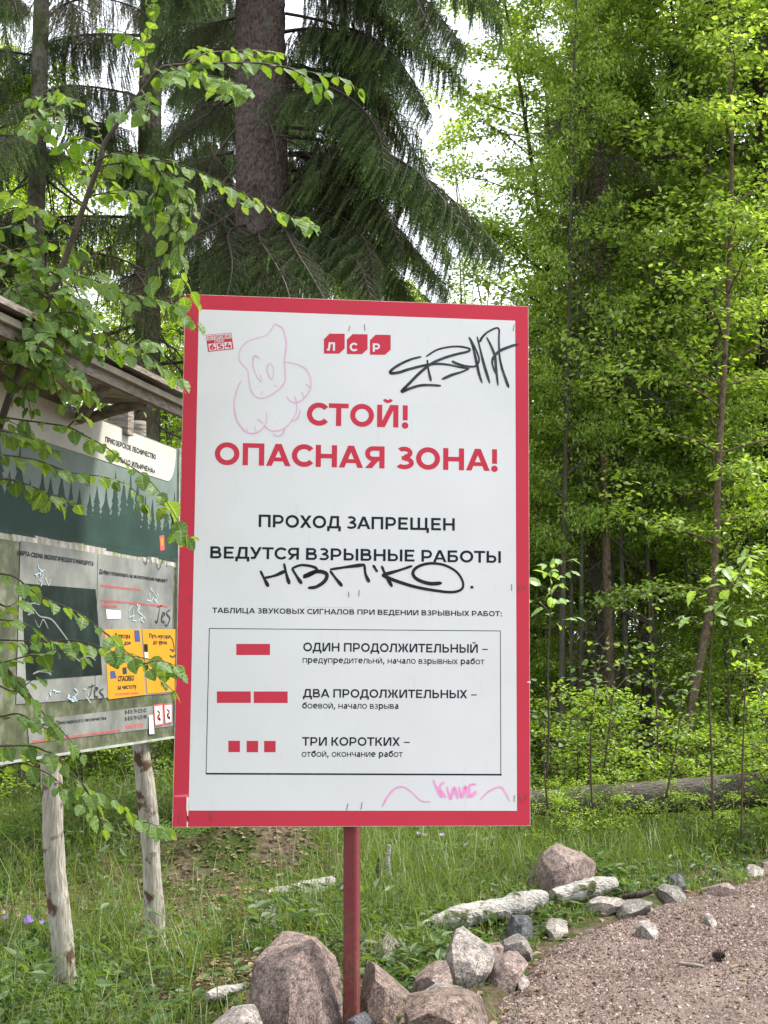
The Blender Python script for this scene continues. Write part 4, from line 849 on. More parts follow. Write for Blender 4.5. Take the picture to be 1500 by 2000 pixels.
# medium pebbles scattered on and beside the path: things too alike to tell apart
pm = []
for k in range(6):
    bm = bmesh.new(); bmesh.ops.create_icosphere(bm, subdivisions=2, radius=1)
    for _ in range(9):
        d = Vector(rng.normal(size=3)).normalized(); h_ = random.uniform(.45, .8)
        for v in bm.verts:
            q = v.co.dot(d)
            if q > h_: v.co -= d * (q - h_)
    me = bpy.data.meshes.new('pebble'); bm.to_mesh(me); bm.free(); me.materials.append(M[['rock_pink', 'rock_pale', 'rock_grey', 'rock_pink', 'rock_brown', 'rock_pale'][k]]); pm.append(me)
for k in range(70):
    y = random.uniform(4.6, 8.2) if k % 3 else random.uniform(4.6, 6.8); e = float(path_edge(y)); x = e + (random.uniform(-.35, .12) if k % 3 else random.uniform(0, 1.6))
    if abs(x) > y * .3: continue
    o = put('pebble', pm[k % 6]); s_ = random.uniform(.008, .026) if k % 3 else random.uniform(.007, .016); o.location = (x, y, float(pathz(x, y) if x > e else ground_z(x, y)) + s_ * .3); o.scale = (s_ * 1.3, s_, s_ * .6); o.rotation_euler = (0, 0, random.uniform(0, 6))
    if x < -.3 and y < 4.9: pass
    tag(o, 'small angular granite chip lying along the gravel path', 'stone', 'loose chips along the path')

# ------------------------------------------------------------------ logs, sticks
def log_obj(name, P, R, mat, label, cat='log', sides=18, seed=1, amp=.09, grp=None, cutmat=None):
    P = spline(P, 10); R = np.interp(np.linspace(0, 1, len(P)), np.linspace(0, 1, len(R)), R); V, Fs = tube(P, R, sides)
    for i_ in range(len(V)):
        c_ = P[min(len(P) - 1, i_ // sides)]; d = V[i_] - c_; v = Vector(V[i_]); V[i_] = c_ + d * (1 + amp * (noise.noise(v * 9 + Vector((seed, 0, 0))) + noise.noise(v * 25)))
    b = MB(); b.add(V - P[0], *Fs); o = b.obj(name, M[mat], smooth=(mat != 'birch')); o.location = P[0]; tag(o, label, cat, grp); return o
log_obj('fallen_log', [at(1020, 1570, 9.6), at(1180, 1563, 9.5), at(1350, 1552, 9.4), at(1520, 1540, 9.3), at(1650, 1532, 9.3)], [.085, .105, .115, .125], 'log', 'long grey fallen log lying across the grass behind the boulder', seed=2)
log_obj('birch_log', [at(824, 1806, 6.45), at(870, 1795, 6.5), at(930, 1784, 6.6), at(1000, 1770, 6.75), at(1060, 1754, 6.9)], [.010, .036, .055, .048, .058, .04], 'birch', 'white birch log lying behind the small rocks left of the path', seed=5, amp=.2)
log_obj('birch_log', [at(1080, 1752, 7.0), at(1110, 1745, 7.05), at(1160, 1733, 7.1), at(1200, 1724, 7.2)], [.035, .05, .048, .03], 'birch', 'short mossy white log below the large boulder', seed=9, amp=.2)
log_obj('birch_log', [at(528, 1752, 7.0), at(545, 1749, 7.0), at(572, 1744, 7.0)], [.042, .045, .04], 'birch', 'short broken birch piece left of the post, nearest piece', seed=12, amp=.12)
log_obj('birch_log', [at(572, 1745, 7.1), at(600, 1738, 7.15), at(650, 1726, 7.25)], [.045, .048, .04], 'birch', 'longer broken birch piece left of the post', seed=14, amp=.12)
log_obj('bark_piece', [at(405, 1948, 4.9), at(430, 1940, 4.95), at(482, 1924, 5.0)], [.014, .022, .015], 'birch', 'curled strip of white bark in the litter beside the big boulder', 'bark', seed=15, amp=.3)
log_obj('stick', [at(1325, 1881, 5.72), at(1350, 1884, 5.7), at(1374, 1888, 5.68)], [.006, .0075, .006], 'old_wood', 'short brown stick lying on the gravel', 'stick', 8, 16, .1)
log_obj('stick', [at(1215, 1752, 7.15), at(1245, 1748, 7.1), at(1275, 1740, 7.1)], [.012, .018, .01], 'dark_bark', 'dark crooked stick on the stones at the far path edge', 'stick', 8, 18, .2)
log_obj('stick', [at(567, 1682, 8.2), at(576, 1655, 8.2), at(587, 1618, 8.2)], [.008, .011, .008], 'birch', 'pale bare stick leaning up in the grass left of the post', 'stick', 8, 17, .1)
log_obj('stick', [at(765, 1720, 7.3), at(758, 1690, 7.3), at(760, 1650, 7.3)], [.009, .012, .010], 'birch', 'pale broken stick standing in the grass right of the post', 'stick', 8, 19, .1)
log_obj('stick', [at(731, 1732, 7.2), at(738, 1700, 7.2), at(741, 1676, 7.2)], [.012, .013, .010], 'dark_bark', 'dark broken stick stump beside the post', 'stick', 8, 20, .1)
log_obj('stick', [at(325, 1855, 5.8), at(350, 1862, 5.75), at(372, 1872, 5.7)], [.006, .01, .006], 'grey_bark', 'grey stick on the litter right of the far pole', 'stick', 8, 21, .1)
# pine cone: overlapping scales
cone = thing('pine_cone', 'small dark pine cone lying on the gravel', 'pine cone', tuple(at(1403, 1866, 5.8)))
b = MB()
for k in range(60):
    t_ = k / 60; a = k * 2.4; r_ = .021 * math.sin(PI * (.12 + .8 * t_)); z = (t_ - .5) * .05; c_ = np.array([z, r_ * math.cos(a), r_ * math.sin(a)]); o_ = norm([.35, math.cos(a), math.sin(a)]); s_ = norm(np.cross(o_, [1, 0, 0]))
    b.add([c_ - s_ * .004 - o_ * .006, c_ + s_ * .004 - o_ * .006, c_ + s_ * .006 + o_ * .004, c_ + o_ * .008, c_ - s_ * .006 + o_ * .004], [(0, 1, 2, 3, 4)])
co = b.obj('scale_layer', M['dark_bark'], cone); b = MB(); V, Fs = tube([(-.024, 0, 0), (-.01, 0, 0), (.01, 0, 0), (.024, 0, 0)], [.006, .015, .014, .005], 8); b.add(V, *Fs); b.obj('core', M['dark_bark'], cone)

# ------------------------------------------------------------------ trees: generators
def wavy(p0, d0, L, n_, wob, droop, r_):
    P = [np.array(p0, float)]; d = norm(np.array(d0, float))
    for k in range(n_):
        d = norm(d + r_.normal(0, wob, 3) + np.array([0, 0, droop])); P.append(P[-1] + d * L / n_)
    return np.array(P)
def decid(seed, H, spread, start, nb, leaf, nleaf, wood_r, stems=1, lean=0, up=.55, narrow=False, clump=.06, topbias=1.0, W=.62):
    """returns (wood mesh builder, foliage mesh builder) with the base at the origin"""
    r_ = np.random.default_rng(seed); wood = MB(); tw = []; 
    for st_ in range(stems):
        d0 = np.array([r_.normal(0, (.05 if narrow else .12) if stems > 1 else .03) + lean, r_.normal(0, (.05 if narrow else .12) if stems > 1 else .03), 1]); Hs = H * (1 if st_ == 0 else r_.uniform(.75, .98))
        TP = spline(wavy((0.05 * st_ * (stems > 1), 0, -.1), d0, Hs + .1, 9, .035, .0, r_), 5); R = wood_r * (1 - np.linspace(0, 1, len(TP)) * .88) * (1 if stems == 1 else .6)
        R[:4] *= np.array([1.5, 1.3, 1.15, 1.05]); V, Fs = tube(TP, R, 9, False); wood.add(V, *Fs)
        n_b = nb // stems
        for k in range(n_b):
            t_ = start + (1 - start) * (k + r_.random()) / n_b; t_ = min(t_, .99); i_ = int(t_ * (len(TP) - 1)); p0 = TP[i_]; az = k * 2.39996 + r_.normal(0, .4)
            f = (t_ - start) / (1 - start); prof = (math.sin(PI * min(1, .25 + f * .75)) ** .6) if not narrow else (.5 + .5 * (1 - f))
            L = spread * prof * r_.uniform(.65, 1.15); d = np.array([math.cos(az), math.sin(az), up + .5 * f])
            BP = wavy(p0, d, L, 6, .13, -.015, r_); BR_ = np.linspace(max(.004, R[i_] * .42), .0022, 7); V, Fs = tube(BP, BR_, 5, False); wood.add(V, *Fs)
            for j in range(5):
                q = 1 + int(5 * (j + r_.random()) / 5); q = min(q, 6); dd = norm(BP[min(6, q)] - BP[q - 1]) ; sd_ = norm(np.cross(dd, [0, 0, 1])) * (1 if j % 2 else -1)
                TPw = wavy(BP[q], dd * .5 + sd_ * .8 + r_.normal(0, .2, 3) + np.array([0, 0, .1]), L * r_.uniform(.25, .5), 4, .18, -.03, r_); V, Fs = tube(TPw, [.0032, .0026, .002, .0015, .001], 3, False); wood.add(V, *Fs)
                tw.append(TPw)
            tw.append(BP[3:]); tw.append(BP[2:])
    per = max(1, nleaf // len(tw)); Ps = []; Ds = []
    for T in tw:
        m_ = per; s_ = r_.random(m_) ** .8 * (len(T) - 1); i_ = np.minimum(s_.astype(int), len(T) - 2); fr_ = (s_ - i_)[:, None]
        base = T[i_] * (1 - fr_) + T[i_ + 1] * fr_; Ps.append(base + r_.normal(0, clump, (m_, 3)) * [1.25, 1.25, .5]); Ds.append(np.broadcast_to(norm(T[-1] - T[0]), (m_, 3)))
    P = np.concatenate(Ps); D = np.concatenate(Ds) * .5 + r_.normal(0, .7, P.shape) * [1, 1, .45] + np.array([0, 0, -.22]); N = r_.normal(0, .38, P.shape) + np.array([0, 0, 1.0])
    S = leaf * r_.uniform(.6, 1.25, len(P)); V, Fq = leaves(P, D, N, S, W); fol = MB(); fol.add(V, Fq)
    return wood, fol
def spruce_bough(seed, L=2.0, dens=1.0, dead=0.0):
    """a drooping spruce bough along +X with hanging needled branchlets"""
    r_ = np.random.default_rng(seed); b = MB(); n_ = 16
    s_ = np.linspace(0, 1, n_); P = np.stack([s_ * L, .03 * np.sin(s_ * 7 + seed) * L, .10 * L * np.sin(PI * s_ * .9) - .10 * L * s_ ** 2], 1)
    V, Fs = tube(P, np.linspace(.014, .003, n_), 5, False); b.add(V, *Fs, a=0)
    stems = []
    nsub = int(44 * dens)
    for k in range(nsub):
        t_ = .12 + .88 * (k + .5 * r_.random()) / nsub; p = np.array([np.interp(t_, s_, P[:, j]) for j in range(3)]); side = 1 if k % 2 else -1
        ln = (.42 * (1 - t_) ** .7 + .10) * r_.uniform(.7, 1.15) * L / 2; d = np.array([.75, side * .8, -.12])
        SP = wavy(p, d, ln, 5, .10, -.10, r_); V, Fs = tube(SP, np.linspace(.005, .0015, 6), 3, False); b.add(V, *Fs, a=0); stems.append((SP, t_))
    stems.append((P[4:], .6)); stems.append((P[9:], .95))
    nbp, nbd, nbl, nbt = [], [], [], []
    for SP, t_ in stems:
        ln = np.sum(np.linalg.norm(np.diff(SP, axis=0), axis=1)); m_ = max(3, int(ln / .019 * dens))
        for j in range(m_):
            q = (j + .3 * r_.random()) / m_ * (len(SP) - 1); i_ = min(int(q), len(SP) - 2); p = SP[i_] + (SP[i_ + 1] - SP[i_]) * (q - i_); dd = norm(SP[i_ + 1] - SP[i_]); sd_ = norm(np.cross(dd, [0, 0, 1])) * (1 if j % 2 else -1)
            hang = r_.uniform(.7, 1.25); nbp.append(p); nbd.append(norm(dd * .38 + sd_ * .4 * max(.1, 1.2 - hang) + np.array([0, 0, -hang]) + r_.normal(0, .12, 3))); nbl.append(r_.uniform(.07, .24) * (L / 2) ** .5 * (1.1 - .4 * t_)); nbt.append(t_ + .5 * (q / len(SP)))
    nbp, nbd, nbl, nbt = map(np.array, (nbp, nbd, nbl, nbt)); K = 18; A = len(nbp)
    t_ = (np.arange(K) + .5) / K; tt = t_[None, :, None]
    bend = np.array([0, 0, -1.0]); C = nbp[:, None] + nbd[:, None] * nbl[:, None, None] * tt + bend * (nbl[:, None, None] * .25 * tt ** 2)
    ax_ = norm(nbd)[:, None] + bend * .4 * tt; ax_ = norm(ax_)
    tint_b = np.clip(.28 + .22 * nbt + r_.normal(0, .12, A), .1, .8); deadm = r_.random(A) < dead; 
    for side in range(3):
        rad = r_.normal(0, 1, (A, K, 3)); rad = norm(rad - ax_ * np.sum(rad * ax_, -1, keepdims=True)); nd = norm(rad * .85 + ax_ * .75); w_ = norm(np.cross(nd, r_.normal(0, 1, (A, K, 3))))
        nl = .019 * r_.uniform(.7, 1.2, (A, K, 1)); ww = .0052; jit = ax_ * r_.uniform(-.008, .008, (A, K, 1))
        base = C + jit; Vt = np.stack([base - w_ * ww / 2, base + w_ * ww / 2, base + nd * nl], 2).reshape(-1, 3); i_ = np.arange(A * K)[:, None] * 3
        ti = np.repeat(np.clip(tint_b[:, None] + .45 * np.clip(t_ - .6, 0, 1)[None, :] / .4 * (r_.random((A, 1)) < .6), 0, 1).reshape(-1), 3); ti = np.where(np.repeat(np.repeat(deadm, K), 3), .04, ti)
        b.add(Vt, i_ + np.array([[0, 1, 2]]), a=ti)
    # branchlet cores
    sd_ = norm(np.cross(nbd, r_.normal(0, 1, (A, 3)))) * .0022; e_ = nbp + nbd * nbl[:, None] + bend * nbl[:, None] * .25
    Vc = np.stack([nbp - sd_, nbp + sd_, e_], 1).reshape(-1, 3); i_ = np.arange(A)[:, None] * 3; b.add(Vc, i_ + np.array([[0, 1, 2]]), a=.02)
    return b
def dead_twigs(seed, L=1.0, n_=26, hang=.5):
    r_ = np.random.default_rng(seed); b = MB(); P = wavy((0, 0, 0), (1, 0, -.15), L, 8, .09, -.05, r_); V, Fs = tube(P, np.linspace(.011, .003, 9), 5, False); b.add(V, *Fs)
    for k in range(n_):
        i_ = r_.integers(1, 8); q = wavy(P[i_], np.array([.5, r_.normal(0, .7), -hang + r_.normal(0, .4)]), L * r_.uniform(.12, .4), 5, .25, -.06, r_); V, Fs = tube(q, np.linspace(.0035, .0012, 6), 3, False); b.add(V, *Fs)
        for j in range(2):
            q2 = wavy(q[r_.integers(1, 5)], r_.normal(0, .7, 3) + [0, 0, -.3], L * r_.uniform(.05, .18), 3, .25, -.05, r_); V, Fs = tube(q2, [.0018, .0015, .0012, .001], 3, False); b.add(V, *Fs)
    return b
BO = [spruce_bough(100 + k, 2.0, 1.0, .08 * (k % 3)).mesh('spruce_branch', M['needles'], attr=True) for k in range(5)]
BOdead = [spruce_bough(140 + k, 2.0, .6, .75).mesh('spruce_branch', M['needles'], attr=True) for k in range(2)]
DT = [dead_twigs(200 + k, 1.0).mesh('dead_branch', M['twig']) for k in range(4)]

def place_dir(o, a, tip, L0, roll=0, sxy=1.0):
    a = np.asarray(a); d = np.asarray(tip) - a; L = np.linalg.norm(d); d = d / L
    x = Vector(d); z = Vector((0, 0, 1)); y = z.cross(x).normalized(); z = x.cross(y)
    R = Matrix((x, y, z)).transposed() @ Matrix.Rotation(roll, 3, 'X'); o.matrix_basis = Matrix.Translation(Vector(a)) @ R.to_4x4() @ Matrix.Diagonal((L / L0, sxy, sxy, 1))
def spruce_trunk(P, R, mat, parent, sides=40, rings=220, amp=.035, name='trunk'):
    P = spline(P, max(2, rings // (len(P) - 1))); R = np.interp(np.linspace(0, 1, len(P)), np.linspace(0, 1, len(R)), R); V, Fs = tube(P, R, sides)
    for i_ in range(len(V)):
        c_ = P[min(len(P) - 1, i_ // sides)]; d = V[i_] - c_; v = Vector(V[i_]); q = noise.noise(Vector((v.x * 26, v.y * 26, v.z * 13))) + .7 * noise.noise(Vector((v.x * 60, v.y * 60, v.z * 38))); V[i_] = c_ + d * (1 + amp * q)
    b = MB(); b.add(V, *Fs); return b.obj(name, M[mat], parent, smooth=False)

# ---- the big spruce behind the sign
YS = 8.4
tb = at(505, 1668, YS); ba = thing('spruce_tree', 'large spruce with thick scaly brown trunk standing directly behind the sign', 'spruce tree', (float(tb[0]), float(tb[1]), 0.1))
xt = lambda px, py, Y=YS: at(px, py, Y)
spruce_trunk([xt(462, 1735), xt(478, 1680), xt(500, 1580), xt(512, 1200), xt(512, 800), xt(512, 400), xt(508, 0), xt(506, -500), xt(505, -1100)], [.46, .33, .2, .168, .165, .162, .156, .14, .11], 'spruce_bark', ba, 64, 700, .06)
def bough(root, a, tip, mesh, roll=0, s=1.0, name='branch'):
    o = put(name, mesh, root); place_dir(o, a, tip, 2.0 if name == 'branch' else 1.0, roll, s); return o
RB = [((560, -110), (985, 12), .4), ((560, -150), (860, 20), -.4), ((560, -90), (930, 60), -.1), ((560, -60), (800, 60), .4), ((560, 0), (900, 130), .3), ((560, 30), (860, 190), -.2),
      ((560, 60), (760, 170), .6), ((560, 150), (850, 290), .3), ((560, 180), (770, 290), -.4), ((560, 250), (1000, 470), .1), ((560, 270), (950, 440), -.3), ((560, 300), (900, 470), .5), ((560, 330), (800, 460), -.2),
      ((560, 370), (890, 540), .3), ((560, 400), (760, 540), -.4), ((560, 120), (690, 230), .9), ((560, -250), (1000, -60), -.2), ((560, -300), (860, -120), .4), ((560, 430), (840, 600), .5), ((560, 300), (690, 420), .8)]
for k, (a, t, dy) in enumerate(RB): bough(ba, xt(*a), xt(t[0], t[1], YS + dy * 1.3), BO[k % 5], random.uniform(-.2, .2), random.uniform(.8, 1.15))
LB = [((465, -40), (300, 70), .6), ((465, -120), (250, 0), -.3), ((465, 30), (330, 160), .9), ((465, 100), (380, 230), .9), ((460, 200), (300, 330), 1.0), ((465, -200), (380, -60), -.8), ((465, 300), (250, 430), .8), ((465, 380), (300, 520), .7), ((468, 470), (380, 590), -.5)]
for k, (a, t, dy) in enumerate(LB): bough(ba, xt(*a), xt(t[0], t[1], YS + dy * 1.2), BO[(k * 2) % 5], random.uniform(-.2, .2), random.uniform(.75, 1.0))
for k, (a, t, dy) in enumerate([((500, 440), (640, 575), -.9), ((490, 450), (560, 590), -1.0), ((490, 440), (420, 590), -.9), ((520, 430), (760, 590), -.7)]): bough(ba, xt(*a), xt(t[0], t[1], YS + dy), BO[(k + 1) % 5], 0, .8)
for k, (a, t, dy) in enumerate([((563, 165), (880, 285), -.2), ((563, 275), (735, 308), -.2), ((563, 290), (665, 345), -.1), ((540, 320), (470, 420), -.4), ((463, 250), (330, 330), -.3), ((463, 330), (300, 350), -.3), ((463, 410), (250, 470), 0), ((540, 140), (500, 260), -.5), ((463, 500), (330, 560), .2), ((470, 560), (300, 700), .4), ((463, 600), (380, 800), .3),
                           ((463, 180), (350, 210), .3), ((520, 260), (560, 430), -.45), ((480, 230), (440, 420), -.4), ((563, 380), (740, 560), -.1), ((563, 350), (640, 560), .2), ((463, 700), (330, 850), .2), ((500, 330), (520, 520), -.5), ((463, 60), (330, 110), 0)]):
    bough(ba, xt(*a), xt(t[0], t[1], YS + dy), DT[k % 4], random.uniform(-1, 1), random.uniform(.6, 1.1), 'dead_branch')
fix_children(ba)

def std_spruce(label, px, Y, R, H, tiers, Lb, start, mat='moss_bark', dead_frac=.3, group=None, dead_low=8, name='spruce_tree', sx=1.0, jitter=.3):
    p = at(px, 1400, Y); gzv = float(ground_z(p[0], Y)); root = thing(name, label, 'spruce tree', (float(p[0]), Y, gzv), 0, group)
    spruce_trunk([np.array([p[0] + .0, Y, gzv - .2]), np.array([p[0], Y, gzv + .5]), np.array([p[0] + random.uniform(-.05, .05), Y, gzv + H * .5]), np.array([p[0], Y, gzv + H])], [R * 1.35, R, R * .7, R * .12], mat, root, 16, 50, .05)
    for k in range(tiers):
        f = (k + random.random() * .5) / tiers; z = gzv + start + (H - start) * f; L = Lb * (1 - f) ** .8 + .25; az = k * 2.39996 + random.uniform(-jitter, jitter)
        a = np.array([p[0], Y, z]); t = a + np.array([math.cos(az) * L, math.sin(az) * L, -L * random.uniform(.15, .4)])
        bough(root, a, t, BOdead[k % 2] if random.random() < dead_frac * (1 - f) else BO[k % 5], random.uniform(-.2, .2), random.uniform(.8, 1.2) * sx)
    for k in range(dead_low):
        z = gzv + .6 + (start + .6) * random.random(); az = random.uniform(0, 6.28); a = np.array([p[0], Y, z]); t = a + np.array([math.cos(az), math.sin(az), -.35]) * random.uniform(.5, 1.1); bough(root, a, t, DT[k % 4], random.uniform(-1, 1), 1, 'dead_branch')
    fix_children(root); return root
std_spruce('mossy spruce trunk with drooping boughs left of the large spruce', 283, 10.4, .12, 13, 34, 1.5, 3.4, 'moss_bark', .3, None, 26)
std_spruce('leftmost dark spruce with lichen hung dead twigs at the top left', 48, 10.0, .085, 12, 22, 1.1, 4.2, 'moss_bark', .5, None, 40)
std_spruce('dark spruce in the top right corner', 1530, 12.6, .11, 14, 66, 1.0, 5.9, 'dark_bark', .3, None, 10)
std_spruce('thin half dead spruce hanging its brown twigs over the green trees at the upper right', 1195, 12.2, .045, 9, 0, .9, 5.2, 'tan_bark', .8, None, 60)
SP_G = 'spruces deep in the wood'
for px, Y, H in ((-80, 13, 12), (420, 20, 12), (560, 19, 9), (700, 20, 10), (1620, 19, 14), (-200, 18, 13)):
    std_spruce('spruce standing deep in the wood behind the nearer trees', px, Y, .14, H, 34, 2.0, 2.2, 'moss_bark', .3, SP_G, 6)

# ---- broadleaved trees
def tree_pair(w, f, wm, fm): return w.mesh('trunk', M[wm], smooth=True), f.mesh('crown', M[fm])
VW = {}
VW['willowA'] = tree_pair(*decid(1, 8.8, 1.1, .28, 60, .056, 19000, .052, 2, .0, .6), 'grey_bark', 'leaf_willow')
VW['willowB'] = tree_pair(*decid(2, 9.6, 1.25, .27, 60, .054, 21000, .055, 1, .0, .3), 'dark_bark', 'leaf_rowan')
VW['rowanA'] = tree_pair(*decid(3, 7.6, 1.15, .22, 52, .050, 18000, .036, 1, .02, .25), 'tan_bark', 'leaf_rowan')
VW['aspen'] = tree_pair(*decid(4, 8.2, .5, .42, 42, .042, 7000, .035, 4, .0, .9, True), 'grey_bark', 'leaf_willow')
VW['bright'] = tree_pair(*decid(5, 6.5, 1.7, .12, 40, .055, 11000, .04, 2, .0, .5), 'grey_bark', 'leaf_bright')
VW['low'] = tree_pair(*decid(6, 3.4, 1.3, .08, 34, .045, 9000, .03, 3, .0, .5), 'grey_bark', 'leaf_shrub')
def plant_tree(kind, label, cat, px, Y, s=1.0, rz=0, group=None, name='birch_tree', sz=None, py=1400, wm=None, tilt=0):
    p = at(px, py, Y); root = thing(name, label, cat, (float(p[0]), Y, float(ground_z(p[0], Y))), rz, group); root.scale = (s, s, s if sz is None else sz); root.rotation_euler = (Matrix.Rotation(tilt, 3, 'Y') @ Matrix.Rotation(rz, 3, 'Z')).to_euler()
    t, c = VW[kind]; o = put('trunk', t, root)
    if wm: o.material_slots[0].link = 'OBJECT'; o.material_slots[0].material = M[wm]
    put('crown', c, root); return root
WT = 'willow_tree'
plant_tree('willowA', 'tall leafy willow with pale grey forked trunk just right of the sign', 'tree', 1128, 12.3, .72, 3.54, None, WT, 1.0, tilt=.05)
plant_tree('willowB', 'leafy tree with the thickest dark trunk in the middle of the right side', 'tree', 1247, 13.4, 1.0, 1.9, None, WT)
plant_tree('willowB', 'slim dark tree left of the thickest dark trunk', 'tree', 1207, 12.6, .92, 4.1, None, WT)
plant_tree('rowanA', 'young tree with thin tan trunk rising at the right', 'tree', 1322, 11.4, 1.12, .9, None, 'rowan_tree')
plant_tree('willowA', 'grey stemmed tree between the forked willow and the dark trunks', 'tree', 1168, 14.2, 1.05, 3.3, None, WT)
plant_tree('rowanA', 'slender low tree closest to the right edge of the sign', 'tree', 1088, 12.9, .74, 2.2, None, 'rowan_tree')
plant_tree('willowB', 'dark thin tree at the right picture edge', 'tree', 1490, 12.9, .95, 5.0, None, WT)
plant_tree('bright', 'bright yellow green tree top at the upper right', 'tree', 1470, 13.6, 1.3, 1.0, None, WT)
plant_tree('willowA', 'wide leafy willow beyond the right picture edge', 'tree', 1590, 13.2, 1.0, 1.5, None, WT)
plant_tree('willowA', 'leafy tree behind the tan trunked rowan', 'tree', 1380, 13.0, .98, 2.7, None, WT)
plant_tree('willowB', 'dense leafy tree in front of the upper right spruce', 'tree', 1440, 14.2, 1.0, .2, None, WT)
plant_tree('rowanA', 'slim leafy tree between the dark trunks and the tan trunk', 'tree', 1285, 14.5, 1.2, 2.9, None, 'rowan_tree')
for px_, Y_, lab_, rz_ in ((1097, 12.0, 'thin pole like tree just right of the sign', .5), (1145, 12.8, 'thin pole like tree right of the pale forked willow', 1.4), (1188, 13.2, 'thin pole like tree left of the slim dark tree', 2.2), (1228, 12.2, 'thin pole like tree between the two dark trees', 3.3), (1295, 12.6, 'thin pole like tree left of the tan trunk', 4.4), (1425, 12.2, 'thin pole like tree behind the tall pale sapling', 5.2)):
    plant_tree('willowB', lab_, 'tree', px_, Y_, .5, rz_, None, WT, .9, wm='grey_bark', tilt=random.uniform(-.03, .04))
plant_tree('aspen', 'sparse many stemmed young aspen against the white sky', 'tree', 912, 14.5, .95, .3, None, 'aspen_tree')
plant_tree('aspen', 'thin aspen half hidden behind the spruce boughs', 'tree', 940, 17.5, .9, 2.3, None, 'aspen_tree')
plant_tree('bright', 'bright green tree glowing behind the left spruces', 'tree', 165, 11.8, .92, .5, None, 'birch_tree')
plant_tree('bright', 'bright green tree crown behind the leaning young tree at the left', 'tree', 70, 11.2, .9, 4.1, None, 'birch_tree')
plant_tree('bright', 'bright green low tree seen between the spruce trunks at upper left', 'tree', 390, 12.6, .8, 2.5, None, 'birch_tree')
G1 = 'leafy trees deep in the wood'
for k, (px, Y, s, kind) in enumerate([(1050, 18, .62, 'bright'), (980, 19, .55, 'rowanA'), (900, 18, .6, 'bright'), (820, 19, .7, 'rowanA'), (700, 16, .62, 'bright'), (620, 17, .8, 'rowanA'), (60, 17, 1.1, 'bright'), (-60, 15, 1.1, 'willowA'), (250, 18, 1.1, 'bright'), (420, 18, .9, 'bright'), (1180, 18, .8, 'bright'),
                                      (1300, 17, .9, 'willowA'), (1380, 18, .9, 'bright'), (1450, 16, 1.0, 'rowanA'), (1240, 22, .8, 'bright'), (1540, 16, 1.1, 'willowA'), (1340, 24, .9, 'willowB'), (1130, 25, 1.1, 'bright'), (1480, 24, 1.0, 'bright'), (520, 24, 1.0, 'bright'), (750, 25, .9, 'willowA'), (0, 24, 1.4, 'willowA'), (200, 26, 1.4, 'bright'), (880, 26, .8, 'bright'), (1000, 27, .8, 'willowA'), (1250, 30, 1.0, 'bright'), (1420, 31, 1.1, 'willowA'), (350, 30, 1.4, 'bright'), (-250, 18, 1.2, 'bright'), (1680, 15, 1.1, 'bright')]):
    plant_tree(kind, 'leafy green tree standing deep in the wood', 'tree', px, Y, s, k * 1.3, G1, 'birch_tree')
G2 = 'bushes under the trees'
for k, (px, Y, s) in enumerate([(1060, 13, .5), (1150, 13.5, .5), (1330, 13.2, .55), (1420, 12.8, .6), (1500, 12, .75), (1090, 15, 1.5), (1150, 16, 1.8), (1215, 15.3, 1.5), (1290, 15.5, 1.8), (1350, 14.8, 1.4), (1420, 15.6, 1.8), (1490, 15, 1.6), (950, 13, .5), (850, 13, .5), (760, 12.8, .45), (640, 12.6, .5), (380, 11.8, .6), (340, 13.5, .9), (240, 12.5, .75), (130, 12.0, .8), (30, 11.5, .8), (-60, 12, .9), (180, 15, 1.0), (80, 15, 1.1), (300, 16, 1.2), (1570, 11.5, .8)] + [(x_, 15 + (k_ * 7) % 5, 1.1 + .1 * (k_ % 4)) for k_, x_ in enumerate(range(480, 1060, 48))] + [(x_, 21 + (k_ * 5) % 6, 1.5) for k_, x_ in enumerate(range(-300, 1800, 95))]):
    plant_tree('low', 'low green bush under the trees behind the grass', 'bush', px, Y, s, k * 2.1, G2, 'bush')

# ---- saplings with large leaves (every leaf its own part)
def near_leaf(seed, L=.055, W=.80, teeth=8, fold=.16, bend=.25):
    r_ = random.Random(seed); n_ = teeth * 2; V = []; cen = []
    for k in range(n_ + 1):
        t = k / n_; w = W * L * .56 * (math.sin(PI * min(1, t ** .86)) ** .7) * (1 - .34 * t) * (1.0 if k % 2 == 0 else .93); x = L * t; zc = -bend * L * t * t + r_.uniform(-.01, .01) * L
        cen.append((x, 0, zc)); V.append((x - (.012 * L if k % 2 else -.01 * L), w, zc + w * fold + .02 * L * math.sin(k * 1.7 + seed))); V.append((x - (.012 * L if k % 2 else -.01 * L), -w, zc + w * fold + .02 * L * math.sin(k * 2.1 + seed)))
    nc = len(cen); b = MB(); VV = cen + V; Fq = []
    for k in range(n_): Fq += [(k, k + 1, nc + 2 * (k + 1), nc + 2 * k), (k + 1, k, nc + 2 * k + 1, nc + 2 * (k + 1) + 1)]
    b.add(VV, Fq); pv, pf = tube([(-.22 * L, 0, .02 * L), (0, 0, 0)], [.0007, .0006], 3, False); b.add(pv, *pf)
    return b
NL = [near_leaf(k, .056, .84 + .05 * (k % 3), 7, .10 + .06 * (k % 3), .1 + .12 * (k % 3)).mesh('leaf', M['leaf_near']) for k in range(6)]
WL = [near_leaf(20 + k, .075, .52 + .05 * (k % 2), 5, .16, .15 + .1 * k).mesh('leaf', M['leaf_sap']) for k in range(4)]
LEAFN = {}; LEAFX = {}
